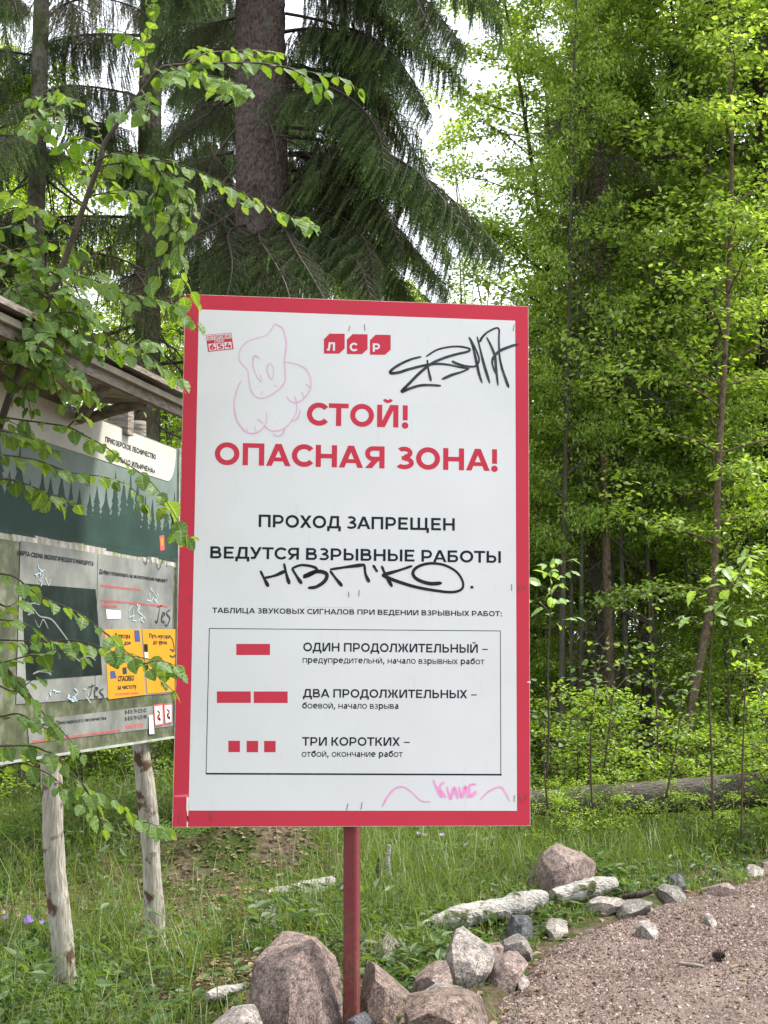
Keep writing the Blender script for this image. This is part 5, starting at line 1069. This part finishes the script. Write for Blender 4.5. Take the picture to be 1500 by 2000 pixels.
def put_leaf(root, p, d, nrm, mesh, s, name='leaf'):
    LEAFN[root.name] = LEAFN.get(root.name, 0) + 1
    if LEAFN[root.name] > 296:           # past the limit: joined into one part of kind stuff
        x = norm(d); z = norm(np.array(nrm) - x * np.dot(nrm, x)); y = np.cross(z, x); LEAFX.setdefault(root.name, []).append((np.array(p), np.stack([x, y, z], 1) * s, mesh)); return None
    o = put(name, mesh, root); x = Vector(norm(d)); z = Vector(nrm); z = (z - x * z.dot(x)).normalized(); y = z.cross(x); o.matrix_basis = Matrix.Translation(Vector(p)) @ Matrix((x, y, z)).transposed().to_4x4() @ Matrix.Scale(s, 4); return o
def flush_leaves(root):
    L = LEAFX.pop(root.name, [])
    if not L: return
    b = MB()
    for p, Rm_, me in L:
        V = np.empty(len(me.vertices) * 3); me.vertices.foreach_get('co', V); V = V.reshape(-1, 3) @ Rm_.T + p
        Fq = [tuple(f.vertices) for f in me.polygons]; b.add(V, np.array([f for f in Fq if len(f) == 4]), np.array([f for f in Fq if len(f) == 3], int).reshape(-1, 3)) if any(len(f) == 3 for f in Fq) else b.add(V, np.array(Fq))
    o = b.obj('leaf_mass', M['leaf_near_i'], root); o['kind'] = 'stuff'
def branch_leaves(root, P, spacing, size, meshes, start=0.05, r_=random, droop=.45, maxn=999, limit=None):
    """alternate leaves along a 3D polyline"""
    seg = np.linalg.norm(np.diff(P, axis=0), axis=1); cum = np.concatenate([[0], np.cumsum(seg)]); s_ = cum[-1] * start; k = 0; c_ = 0
    while s_ < cum[-1] and c_ < maxn:
        p = np.array([np.interp(s_, cum, P[:, j]) for j in range(3)]); q = np.array([np.interp(min(cum[-1], s_ + .02), cum, P[:, j]) for j in range(3)]) - np.array([np.interp(max(0, s_ - .02), cum, P[:, j]) for j in range(3)]); dd = norm(q); sd_ = norm(np.cross(dd, [0, 0, 1]) + 1e-6) * (1 if k % 2 else -1)
        d = dd * r_.uniform(.2, .8) + sd_ * r_.uniform(.35, .9) + np.array([0, 0, -droop + r_.uniform(-.35, .35)]) ; nrm = np.array([r_.gauss(0, .45), r_.gauss(-.25, .5), 1.0]) 
        off = norm(d) * .010; put_leaf(root, p + off, d, nrm, meshes[r_.randrange(len(meshes))], size * r_.uniform(.5, 1.2)); c_ += 1
        s_ += spacing * r_.uniform(.6, 1.4); k += 1
    put_leaf(root, P[-1], P[-1] - P[-2] + np.array([0, 0, -.005]), (r_.gauss(0, .3), r_.gauss(-.2, .3), 1), meshes[0], size * .7); return c_ + 1
def px_poly(pts, Y0, Y1=None, n=6):
    Y1 = Y0 if Y1 is None else Y1; m_ = len(pts); return spline([at(p[0], p[1], Y0 + (Y1 - Y0) * k / (m_ - 1)) for k, p in enumerate(pts)], n)
def twig_obj(root, P, r0, r1, mat='stem', name='branch'):
    b = MB(); V, Fs = tube(P, np.linspace(r0, r1, len(P)), 6); b.add(V, *Fs); return b.obj(name, M[mat], root, smooth=True)
r9 = random.Random(11)
def side_twigs(root, P, prob=.8):
    L = float(np.sum(np.linalg.norm(np.diff(P, axis=0), axis=1))); n_ = int(L / .11)
    for k in range(n_):
        if r9.random() > prob: continue
        i_ = int((k + .5) / n_ * (len(P) - 1)); dd = norm(P[min(len(P) - 1, i_ + 1)] - P[i_]); sd_ = norm(np.cross(dd, [0, 0, 1]) + 1e-6) * r9.choice([-1, 1]); ln = r9.uniform(.07, .15)
        e_ = P[i_] + (dd * .7 + sd_ * .6 + np.array([0, 0, r9.uniform(-.5, .25)])) * ln; Q = spline([P[i_], (P[i_] + e_) / 2 + np.array([0, 0, .008]), e_], 4)
        twig_obj(root, Q, .0014, .0007); branch_leaves(root, Q, .026, .9, NL, .3, r9)
al = thing('alder_sapling', 'young broadleaved tree leaning in from the left with its stem rising before the spruces', 'tree', (-1.55, 4.15, 0))
stem = px_poly([(-190, 1900), (-150, 1500), (-80, 1100), (0, 830), (40, 720), (75, 640), (115, 540), (147, 450), (167, 393), (197, 310), (202, 283), (240, 227), (277, 177), (310, 137), (335, 128), (400, 125), (470, 123), (520, 125), (600, 140), (660, 150), (700, 175)], 4.2, 4.3)
twig_obj(al, stem, .014, .0012, 'stem', 'stem')
cnt = 0
UP = [[(278, 165), (284, 110), (290, 50), (300, 0), (312, -30)], [(190, 315), (215, 303), (250, 300), (300, 312), (350, 322), (400, 340), (450, 365), (500, 390), (560, 420), (600, 430)],
      [(187, 335), (210, 322), (260, 320), (320, 335), (345, 360), (352, 400), (356, 440)], [(165, 390), (200, 378), (240, 382), (275, 410), (300, 450)], [(202, 283), (180, 230), (150, 195), (115, 182), (75, 197)],
      [(356, 440), (330, 480), (350, 530), (365, 560), (385, 590)], [(330, 128), (370, 145), (420, 150), (470, 165), (480, 180)], [(147, 450), (100, 418), (60, 400), (0, 370), (-30, 360)], [(345, 360), (375, 390), (372, 430), (350, 470), (350, 510)],
      [(167, 393), (190, 360), (175, 330), (160, 300), (140, 270)], [(360, 126), (400, 105), (440, 100), (500, 98), (540, 105)], [(560, 130), (590, 145), (610, 165), (640, 190)], [(115, 540), (80, 520), (40, 500), (-10, 470)], [(150, 195), (90, 215), (60, 230), (55, 260)], [(300, 312), (310, 350), (305, 385), (290, 420)], [(200, 290), (165, 270), (130, 290), (145, 320)], [(285, 90), (265, 75), (245, 70)], [(277, 177), (290, 200), (285, 225)]]
LOWL = [[(-20, 548), (80, 540), (130, 535), (190, 550), (230, 570), (300, 580), (350, 600), (368, 625)], [(-20, 590), (60, 575), (120, 570), (160, 590), (185, 620)], [(-20, 530), (40, 510), (90, 515), (130, 530)], [(75, 640), (120, 610), (160, 620), (200, 645), (215, 680)], [(-20, 640), (40, 610), (90, 625), (130, 650)], [(40, 715), (80, 690), (120, 700), (150, 740)], [(-10, 690), (30, 660), (60, 670)], [(95, 580), (130, 560), (170, 565)], [(215, 660), (270, 680), (310, 710), (345, 740)], [(80, 680), (100, 720), (110, 760), (120, 790)]]
LOWX = [[(-20, 600), (20, 590), (60, 610), (90, 640)], [(-20, 640), (20, 650), (50, 680), (80, 690)], [(30, 560), (50, 600), (70, 650), (75, 690)], [(-20, 690), (10, 710), (40, 715), (70, 740)], [(60, 560), (100, 590), (130, 630), (160, 660), (190, 690)], [(-20, 625), (25, 625), (60, 640)], [(-20, 610), (50, 640), (100, 650), (140, 670)], [(-20, 500), (60, 480), (110, 470), (150, 490)], [(-20, 450), (40, 440), (90, 440)], [(-20, 660), (30, 680), (70, 700), (90, 720)], [(-20, 720), (20, 740), (50, 770), (60, 800)], [(110, 560), (140, 600), (150, 640), (160, 680)], [(60, 600), (90, 650), (120, 700), (135, 730)], [(-20, 570), (30, 560), (70, 550)]]
for pts in UP:
    P = px_poly(pts, 4.2 + r9.uniform(-.12, .12), 4.2 + r9.uniform(-.3, .25)); twig_obj(al, P, .0032, .001); cnt += branch_leaves(al, P, .0225, .9, NL, .08, r9); side_twigs(al, P)
cnt += branch_leaves(al, stem[66:], .028, .92, NL, .2, r9)
flush_leaves(al); fix_children(al); print('leaves upper', cnt); cnt = 0
al = thing('alder_sapling', 'dense leafy spray at the left edge covering the end of the small roof', 'tree', (-1.6, 4.1, 0))
twig_obj(al, px_poly([(-240, 1900), (-190, 1500), (-130, 1100), (-70, 800), (-30, 620), (-10, 560)], 4.1, 4.2), .012, .004, 'stem', 'stem')
for pts in LOWL + LOWX:
    P = px_poly(pts, 4.15 + r9.uniform(-.15, .15), 4.2 + r9.uniform(-.25, .2)); twig_obj(al, P, .003, .001); cnt += branch_leaves(al, P, .0225, .9, NL, .05, r9); side_twigs(al, P)
flush_leaves(al); fix_children(al); print('leaves upper', cnt)
al2 = thing('alder_sapling', 'leafy drooping branches hanging in front of the information board and its poles', 'tree', (-1.7, 4.0, 0))
twig_obj(al2, px_poly([(-260, 2000), (-230, 1600), (-160, 1300), (-90, 1000), (-40, 780), (-10, 700)], 4.0, 4.1), .016, .006, 'stem', 'stem')
LF = [[(-80, 800), (27, 818), (85, 826), (133, 834), (165, 850), (208, 874), (240, 901), (272, 922), (299, 946), (328, 984), (352, 1026), (362, 1046)], [(-80, 880), (0, 888), (40, 893), (80, 901), (128, 920), (160, 926), (195, 930), (235, 941), (267, 962), (280, 985)], [(0, 935), (27, 938), (67, 952), (93, 965), (112, 981)],
      [(-90, 1100), (0, 1120), (27, 1126), (53, 1145), (75, 1163), (112, 1179), (149, 1195), (181, 1217), (213, 1243), (253, 1278), (280, 1297), (307, 1320), (341, 1352)], [(-90, 1250), (0, 1250), (60, 1252), (120, 1251), (150, 1251), (181, 1259), (230, 1275), (300, 1290), (345, 1310)], [(0, 1296), (45, 1283), (101, 1270), (128, 1271), (165, 1285)],
      [(-60, 1240), (0, 1291), (27, 1323), (53, 1350), (72, 1377), (93, 1403), (115, 1422), (147, 1457), (160, 1473)], [(-60, 1455), (0, 1457), (59, 1457), (88, 1467), (112, 1478), (160, 1530), (210, 1553), (240, 1575), (275, 1605), (312, 1613)], [(0, 1210), (40, 1215), (75, 1235), (100, 1255)], [(0, 1400), (40, 1395), (80, 1420), (110, 1425)],
      [(0, 1500), (40, 1490), (70, 1500), (100, 1515), (130, 1540)], [(160, 1530), (185, 1570), (195, 1600), (205, 1620)], [(0, 1340), (30, 1350), (60, 1330), (80, 1310)], [(280, 1297), (310, 1290), (345, 1300)], [(0, 840), (40, 850), (70, 860), (105, 880)], [(133, 834), (150, 815), (165, 790), (150, 760)], [(0, 1180), (15, 1185), (35, 1175)], [(328, 984), (335, 1010), (350, 1050), (375, 1048)]]
cnt = 0
for pts in LF:
    P = px_poly(pts, 4.05 + r9.uniform(-.12, .12), 4.2 + r9.uniform(-.2, .15)); twig_obj(al2, P, .0032, .001); cnt += branch_leaves(al2, P, .0265, .92, NL, .05, r9); side_twigs(al2, P, .15)
flush_leaves(al2); fix_children(al2); print('leaves lower', cnt)

def sapling(label, pts, Y, h_leaves, size, n_br, spread, mesh=WL, name='willow_sapling', seed=1, density=.05, cat='sapling'):
    rr = random.Random(seed); P = px_poly(pts, Y); root = thing(name, label, cat, (float(P[0][0]), Y, float(ground_z(P[0][0], Y)))); twig_obj(root, P, .006, .0015, 'stem', 'stem'); c_ = 0
    for k in range(n_br):
        f = h_leaves + (1 - h_leaves) * (k + rr.random() * .4) / n_br; i_ = min(len(P) - 2, int(f * (len(P) - 1))); az = k * 2.4 + rr.uniform(-.4, .4); L = spread * rr.uniform(.6, 1.1) * (1.15 - .6 * f)
        Q = spline([P[i_], P[i_] + np.array([math.cos(az) * L * .5, math.sin(az) * L * .5, L * .35]), P[i_] + np.array([math.cos(az) * L, math.sin(az) * L, L * .45])], 6); twig_obj(root, Q, .0022, .0009); c_ += branch_leaves(root, Q, density, size, mesh, .3, rr, .15)
    c_ += branch_leaves(root, P[int(len(P) * h_leaves):], density, size, mesh, .1, rr, .1); fix_children(root); return root
sapling('large leaved sapling standing close to the right edge of the sign', [(1068, 1520), (1072, 1420), (1070, 1300), (1075, 1200), (1076, 1140), (1078, 1110)], 6.6, .55, 1.0, 9, .20, seed=3)
sapling('tall large leaved sapling with pale leaves at the right side', [(1392, 1600), (1390, 1480), (1385, 1350), (1392, 1240), (1400, 1180), (1440, 1130), (1450, 1090)], 6.9, .5, 1.0, 12, .24, seed=5)
sapling('thin dark stemmed sapling right of the tall pale leaved one', [(1448, 1640), (1450, 1500), (1455, 1350), (1462, 1220), (1465, 1110)], 7.4, .55, .9, 7, .2, seed=7)
sapling('thin sapling rising before the fallen log', [(1157, 1580), (1153, 1480), (1158, 1380), (1170, 1300), (1185, 1250)], 7.6, .3, .62, 10, .25, NL, 'birch_sapling', 9, .04)
sapling('low bright sapling left of the thin sapling', [(1070, 1580), (1063, 1500), (1064, 1420), (1080, 1340)], 7.5, .25, .62, 10, .3, NL, 'birch_sapling', 12, .04)
sapling('bright birch sapling in the middle of the right side', [(1285, 1480), (1283, 1400), (1275, 1300), (1268, 1200), (1270, 1150)], 8.0, .15, .62, 14, .32, NL, 'birch_sapling', 14, .04)
sapling('small leaved birch sapling right of the middle', [(1300, 1560), (1320, 1460), (1330, 1380), (1340, 1320)], 7.8, .2, .6, 12, .3, NL, 'birch_sapling', 16, .04)
sapling('bushy birch sapling with pale shining leaves near the sign', [(1180, 1500), (1190, 1420), (1200, 1340), (1215, 1290)], 7.7, .15, .6, 14, .36, NL, 'birch_sapling', 18, .04)
# joined-leaf shrubs of the right undergrowth
SH = [decid(30 + k, 1.1, .45, .12, 22, .032, 1500, .008, 3, 0, .5, clump=.03) for k in range(3)]
SHM = [(w.mesh('stem', M['stem']), f.mesh('foliage', M['leaf_shrub'])) for w, f in SH]
for k, (px, Y, s) in enumerate([(1080, 8.6, .5), (1215, 8.9, .5), (1400, 8.8, .45), (1500, 9.0, .6), (1100, 9.95, 1.0), (1165, 10.3, .8), (1230, 10.0, .95), (1290, 10.6, .7), (1345, 10.0, .8), (1460, 10.1, .75), (1085, 9.2, .42), (1175, 9.0, .4), (1330, 9.1, .42), (1230, 11.2, .8), (1350, 11.4, .9), (1450, 10.9, .8), (60, 9.5, .8), (180, 10, .9), (330, 10.2, .8), (250, 9.6, .6), (-20, 8.6, .8), (1060, 10.9, .9), (1140, 11.6, .9), (1550, 9.0, 1.1), (960, 10.5, .6), (860, 10.4, .5), (780, 10.2, .5)]):
    p = at(px, 1500, Y); root = thing('shrub', 'small bright leaved shrub in the undergrowth behind the grass', 'shrub', (float(p[0]), Y, float(ground_z(p[0], Y)) - .02), k * 1.7, 'small shrubs of the undergrowth'); root.scale = (s * 1.15, s * 1.15, s)
    put('stem', SHM[k % 3][0], root); put('foliage', SHM[k % 3][1], root)

# ---- ferns
def fern_mesh(seed):
    r_ = np.random.default_rng(seed); b = MB(); Ps, Ds, Ns, Ss = [], [], [], []
    for k in range(7):
        az = k * .9 + r_.normal(0, .2); L = r_.uniform(.4, .6); d = np.array([math.cos(az), math.sin(az), 0]); t = np.linspace(0, 1, 16); P = d * (L * t[:, None]) + np.array([0, 0, 1]) * (L * (.9 * t - .75 * t ** 2.2))[:, None]
        V, Fs = tube(P, np.linspace(.0025, .0008, 16), 3, False); b.add(V, *Fs); sd_ = np.cross(d, [0, 0, 1])
        for j in range(2, 16):
            for sg in (-1, 1):
                for m_ in range(3):
                    Ps.append(P[j] + sd_ * sg * .012 * m_ + d * .006 * m_); Ds.append(sd_ * sg + d * .5 + [0, 0, -.15]); Ns.append([0, 0, 1] + r_.normal(0, .1, 3)); Ss.append(.13 * math.sin(PI * (j / 16) ** .7 * .95 + .1) * (1 - m_ * .22))
    V, Fq = leaves(np.array(Ps), np.array(Ds), np.array(Ns, float), np.array(Ss), .13, .05, .05); b.add(V, Fq); return b
FM = [fern_mesh(k).mesh('frond_mass', M['fern']) for k in range(3)]
for k, (px, py, s) in enumerate([(1470, 1600, .9), (1500, 1560, 1.0), (1440, 1570, .8), (1400, 1560, .7), (1520, 1620, 1.0), (375, 1640, .6), (330, 1600, .5), (40, 1650, .7), (1340, 1590, .6)]):
    p = on_ground(px, py); o = put('fern', FM[k % 3]); o.location = p; o.scale = (s, s, s * 1.2); o.rotation_euler = (0, 0, k * 1.3); tag(o, 'green fern with arching fronds in the undergrowth', 'fern', 'ferns in the undergrowth')

# ------------------------------------------------------------------ ground cover
def scatter(n_, y0, y1, dens_fn, seed, margin=.35):
    r_ = np.random.default_rng(seed); u = r_.random(n_); y = y0 * (y1 / y0) ** u; hw_ = y * .295 + margin; x = (r_.random(n_) * 2 - 1) * hw_
    k = r_.random(n_) < dens_fn(x, y, r_); return x[k], y[k]
def patch(x, y, s, o): return .5 + .5 * np.sin(x * s + o) * np.sin(y * s * .8 + o * 1.7 + x * .6)
def bare(x, y):
    """1 on bare litter patches, 0 elsewhere"""
    return np.clip(1.4 * np.exp(-((x + .78) / .33) ** 2 - ((y - 6.9) / 1.0) ** 2) + 1.1 * np.exp(-((x + .45) / .35) ** 2 - ((y - 5.35) / .5) ** 2) + .9 * np.exp(-((x + 1.5) / .5) ** 2 - ((y - 7.0) / .5) ** 2) + 1.3 * np.exp(-((x + .85) / .6) ** 2 - ((y - 8.0) / .5) ** 2) + .8 * np.exp(-((x + .1) / .25) ** 2 - ((y - 6.1) / .35) ** 2), 0, 1)
def dn_grass(x, y, r_):
    off = x < path_edge(y) - .02; stray = (~off) * .012 * (x < path_edge(y) + .8); d = (.25 + .9 * patch(x, y, 3.1, .7)) * (1 - .88 * bare(x, y)); d = np.where((x > -.1) & (y > 5.8), d * 1.7, d); d = np.where((x < .1) & (y < 5.6), d * .5, d); return np.where(off, d, stray)
def grass_patch(n_, y0, y1, seed, hmin, hmax, w, mat='grass', dfn=dn_grass):
    x, y = scatter(n_, y0, y1, dfn, seed); n_ = len(x); r_ = np.random.default_rng(seed + 1); cl = r_.random(n_); x = x + .0; z = ground_z(x, y) - .01
    h = hmin + (hmax - hmin) * r_.random(n_) ** 1.6; edge = np.clip((path_edge(y) - x - .15) / .8, .22, 1); h = h * edge * np.where(y > 6.5, 1.3, 1.0); az = r_.random(n_) * 6.28; ln = h * r_.uniform(.15, .9, n_); d = np.stack([np.cos(az), np.sin(az), az * 0], 1); sd_ = np.stack([-np.sin(az + .5), np.cos(az + .5), az * 0], 1)
    b0 = np.stack([x, y, z], 1); ww = w * r_.uniform(.6, 1.3, n_)[:, None]; V = []
    for t in (0, .4, .75):
        c_ = b0 + d * (ln * t ** 2)[:, None] + np.array([0, 0, 1]) * (h * (t - .25 * t * t))[:, None]; k = (1 - t * .5); V += [c_ - sd_ * ww * k, c_ + sd_ * ww * k]
    V.append(b0 + d * ln[:, None] + np.array([0, 0, 1]) * (h * .72 - ln * .15)[:, None]); V = np.stack(V, 1).reshape(-1, 3); i_ = np.arange(n_)[:, None] * 7
    b = MB(); b.add(V, np.concatenate([i_ + np.array([[0, 1, 3, 2]]), i_ + np.array([[2, 3, 5, 4]])]), i_ + np.array([[4, 5, 6]])); return b
tag(grass_patch(95000, 4.3, 12, 301, .06, .30, .0017).obj('grass', M['grass']), 'green grass growing between the trees and the path', kind='stuff')
tag(grass_patch(6000, 4.6, 11, 303, .22, .55, .0022).obj('tall_grass', M['grass']), 'tall thin grass blades standing above the turf', kind='stuff')
M['dry_grass'] = m_leaf('dry grass', [(0.134, 0.109, 0.0504), (0.227, 0.185, 0.0924), (0.319, 0.269, 0.151)], (1.09, 1.01, 0.756), .3, .6)
tag(grass_patch(9000, 4.3, 11, 311, .06, .3, .0015).obj('dry_grass', M['dry_grass']), 'dry tan grass stalks among the green grass', kind='stuff')
# tufts growing between the stones
_r = np.random.default_rng(77); _b = MB()
for px, py, n_, h_ in ((905, 1905, 26, .17), (925, 1912, 18, .14), (845, 1822, 40, .26), (870, 1830, 30, .2), (815, 1850, 30, .24), (960, 1790, 30, .16), (1090, 1775, 50, .13), (1060, 1790, 40, .12), (1150, 1790, 24, .10), (1230, 1745, 30, .14), (1300, 1742, 30, .12), (1350, 1740, 30, .12), (1440, 1725, 30, .13), (745, 1880, 26, .25), (655, 1850, 34, .3), (630, 1820, 30, .3), (455, 1960, 30, .2), (380, 1900, 40, .34), (420, 1870, 40, .36), (350, 1930, 40, .36), (975, 1990, 12, .12), (700, 1840, 26, .26), (560, 1800, 30, .25), (1020, 1745, 40, .15), (1165, 1745, 26, .12), (250, 1900, 50, .3), (60, 1950, 50, .3), (180, 1960, 50, .26)):
    p0 = on_ground(px, py)
    for k in range(n_):
        a = _r.random() * 6.28; l_ = h_ * _r.uniform(.2, .9); hh = h_ * _r.uniform(.5, 1.15); p = p0 + np.array([_r.normal(0, .035), _r.normal(0, .03), -.01]); d = np.array([math.cos(a), math.sin(a), 0]); sd_ = np.array([-math.sin(a), math.cos(a), 0]); w_ = .0018 * _r.uniform(.7, 1.4)
        C = [p + d * l_ * t * t + np.array([0, 0, hh * (t - .28 * t * t)]) for t in (0, .3, .6, .82)] + [p + d * l_ * 1.02 + np.array([0, 0, hh * .7])]
        V = [q for t, c_ in zip((1, .9, .75, .5), C[:4]) for q in (c_ - sd_ * w_ * t, c_ + sd_ * w_ * t)] + [C[4]]
        _b.add(V, [(0, 1, 3, 2), (2, 3, 5, 4), (4, 5, 7, 6)], [(6, 7, 8)])
tag(_b.obj('grass_tufts', M['grass']), 'fresh grass tufts growing between the stones', kind='stuff')
def dn_herb(x, y, r_):
    off = x < path_edge(y) - .12; d = (.2 + 1.0 * patch(x, y, 2.2, 2.1)) * (1 - .93 * bare(x, y)); d = np.where((x < -.5), d * 1.1, d); return np.where(off, d, 0)
def herb(n_, y0, y1, seed, hmax, size, mat='herb', dfn=dn_herb, W=.6):
    x, y = scatter(n_, y0, y1, dfn, seed); r_ = np.random.default_rng(seed + 5); m_ = 5; n0 = len(x); hh = hmax * np.clip((path_edge(y) - x - .1) / .8, .15, 1) * r_.random(n0) ** 1.3 * (.4 + .6 * patch(x, y, 2.2, 2.1))
    x = np.repeat(x, m_); y = np.repeat(y, m_); hh = np.repeat(hh, m_); n_ = len(x); P = np.stack([x + r_.normal(0, .02, n_), y + r_.normal(0, .02, n_), ground_z(x, y) + .005 + hh * r_.uniform(.6, 1, n_)], 1)
    az = r_.random(n_) * 6.28; D = np.stack([np.cos(az), np.sin(az), r_.normal(.1, .3, n_)], 1); N = r_.normal(0, .4, (n_, 3)) + [0, 0, 1]; S = size * r_.uniform(.5, 1.3, n_); V, Fq = leaves(P, D, N, S, W); b = MB(); b.add(V, Fq); return b
tag(herb(13500, 4.3, 13, 401, .14, .032).obj('ground_cover', M['herb']), 'low green herbs covering the forest floor', kind='stuff')
tag(herb(3200, 4.4, 10, 403, .26, .062, W=.45).obj('broad_herbs', M['herb']), 'broader leaved herbs in the grass', kind='stuff')
tag(herb(12000, 11.2, 22, 405, .5, .06, mat='leaf_shrub', dfn=lambda x, y, r_: np.where(x < path_edge(y) - .2, .9, 0) + 0 * x).obj('undergrowth', M['leaf_shrub']), 'leafy undergrowth covering the floor of the wood', kind='stuff')
# litter
x, y = scatter(60000, 4.3, 10, lambda x, y, r_: np.where(x < path_edge(y) + .1, .18 + .8 * bare(x, y), .02), 501); n_ = len(x)
P = np.stack([x, y, np.where(x > path_edge(y), pathz(x, y), ground_z(x, y)) + .004 + .01 * rng.random(n_)], 1); az = rng.random(n_) * 6.28; D = np.stack([np.cos(az), np.sin(az), rng.normal(0, .15, n_)], 1); N = rng.normal(0, .35, (n_, 3)) + [0, 0, 1]
V, Fq = leaves(P, D, N, .018 + .03 * rng.random(n_) ** 2, np.where(rng.random(n_) < .5, .12, .6)); b = MB(); b.add(V, Fq); tag(b.obj('leaf_litter', M['dry']), 'brown leaf and needle litter on the bare soil', kind='stuff')
# moss cushions
# flowers: each small plant with its own petals
def flower_plant(px, py, Y, label, n_, seed):
    r_ = random.Random(seed); c_ = at(px, py, Y); root = thing('wild_geranium', label, 'flower', (float(c_[0]), Y, float(ground_z(c_[0], Y))))
    for k in range(n_):
        p = c_ + np.array([r_.uniform(-.05, .05), r_.uniform(-.03, .03), r_.uniform(-.015, .015)]); twig_obj(root, spline([np.array([p[0], p[1], ground_z(p[0], p[1]) - .01]), (p + np.array([p[0] + .01, p[1], ground_z(p[0], p[1])])) / 2, p], 4), .0012, .0009, 'green_stem', 'stem')
        az = np.arange(5) * 1.256; D = np.stack([np.cos(az), np.sin(az) * .8 - .3, np.sin(az) * .5 + .15], 1); V, Fq = leaves(np.repeat(p[None], 5, 0), D, np.repeat([[0, -.6, .8]], 5, 0).astype(float), np.full(5, .014), .85, -.1, .1); b = MB(); b.add(V, Fq); b.obj('blossom', M['flower'], root)
    fix_children(root)
flower_plant(72, 1797, 5.9, 'small purple wildflowers beside the nearer white pole', 4, 1)
flower_plant(28, 1797, 5.9, 'pair of pale purple wildflowers at the left picture edge', 2, 2)
flower_plant(826, 1626, 8.5, 'small purple wildflower in the grass under the sign right of the post', 2, 3)
flower_plant(873, 1628, 8.5, 'faded purple wildflower in the grass right of the other one', 2, 4)
print('tris', sum(sum(len(p.vertices) - 2 for p in m.polygons) for m in bpy.data.meshes if m.users) if False else '')
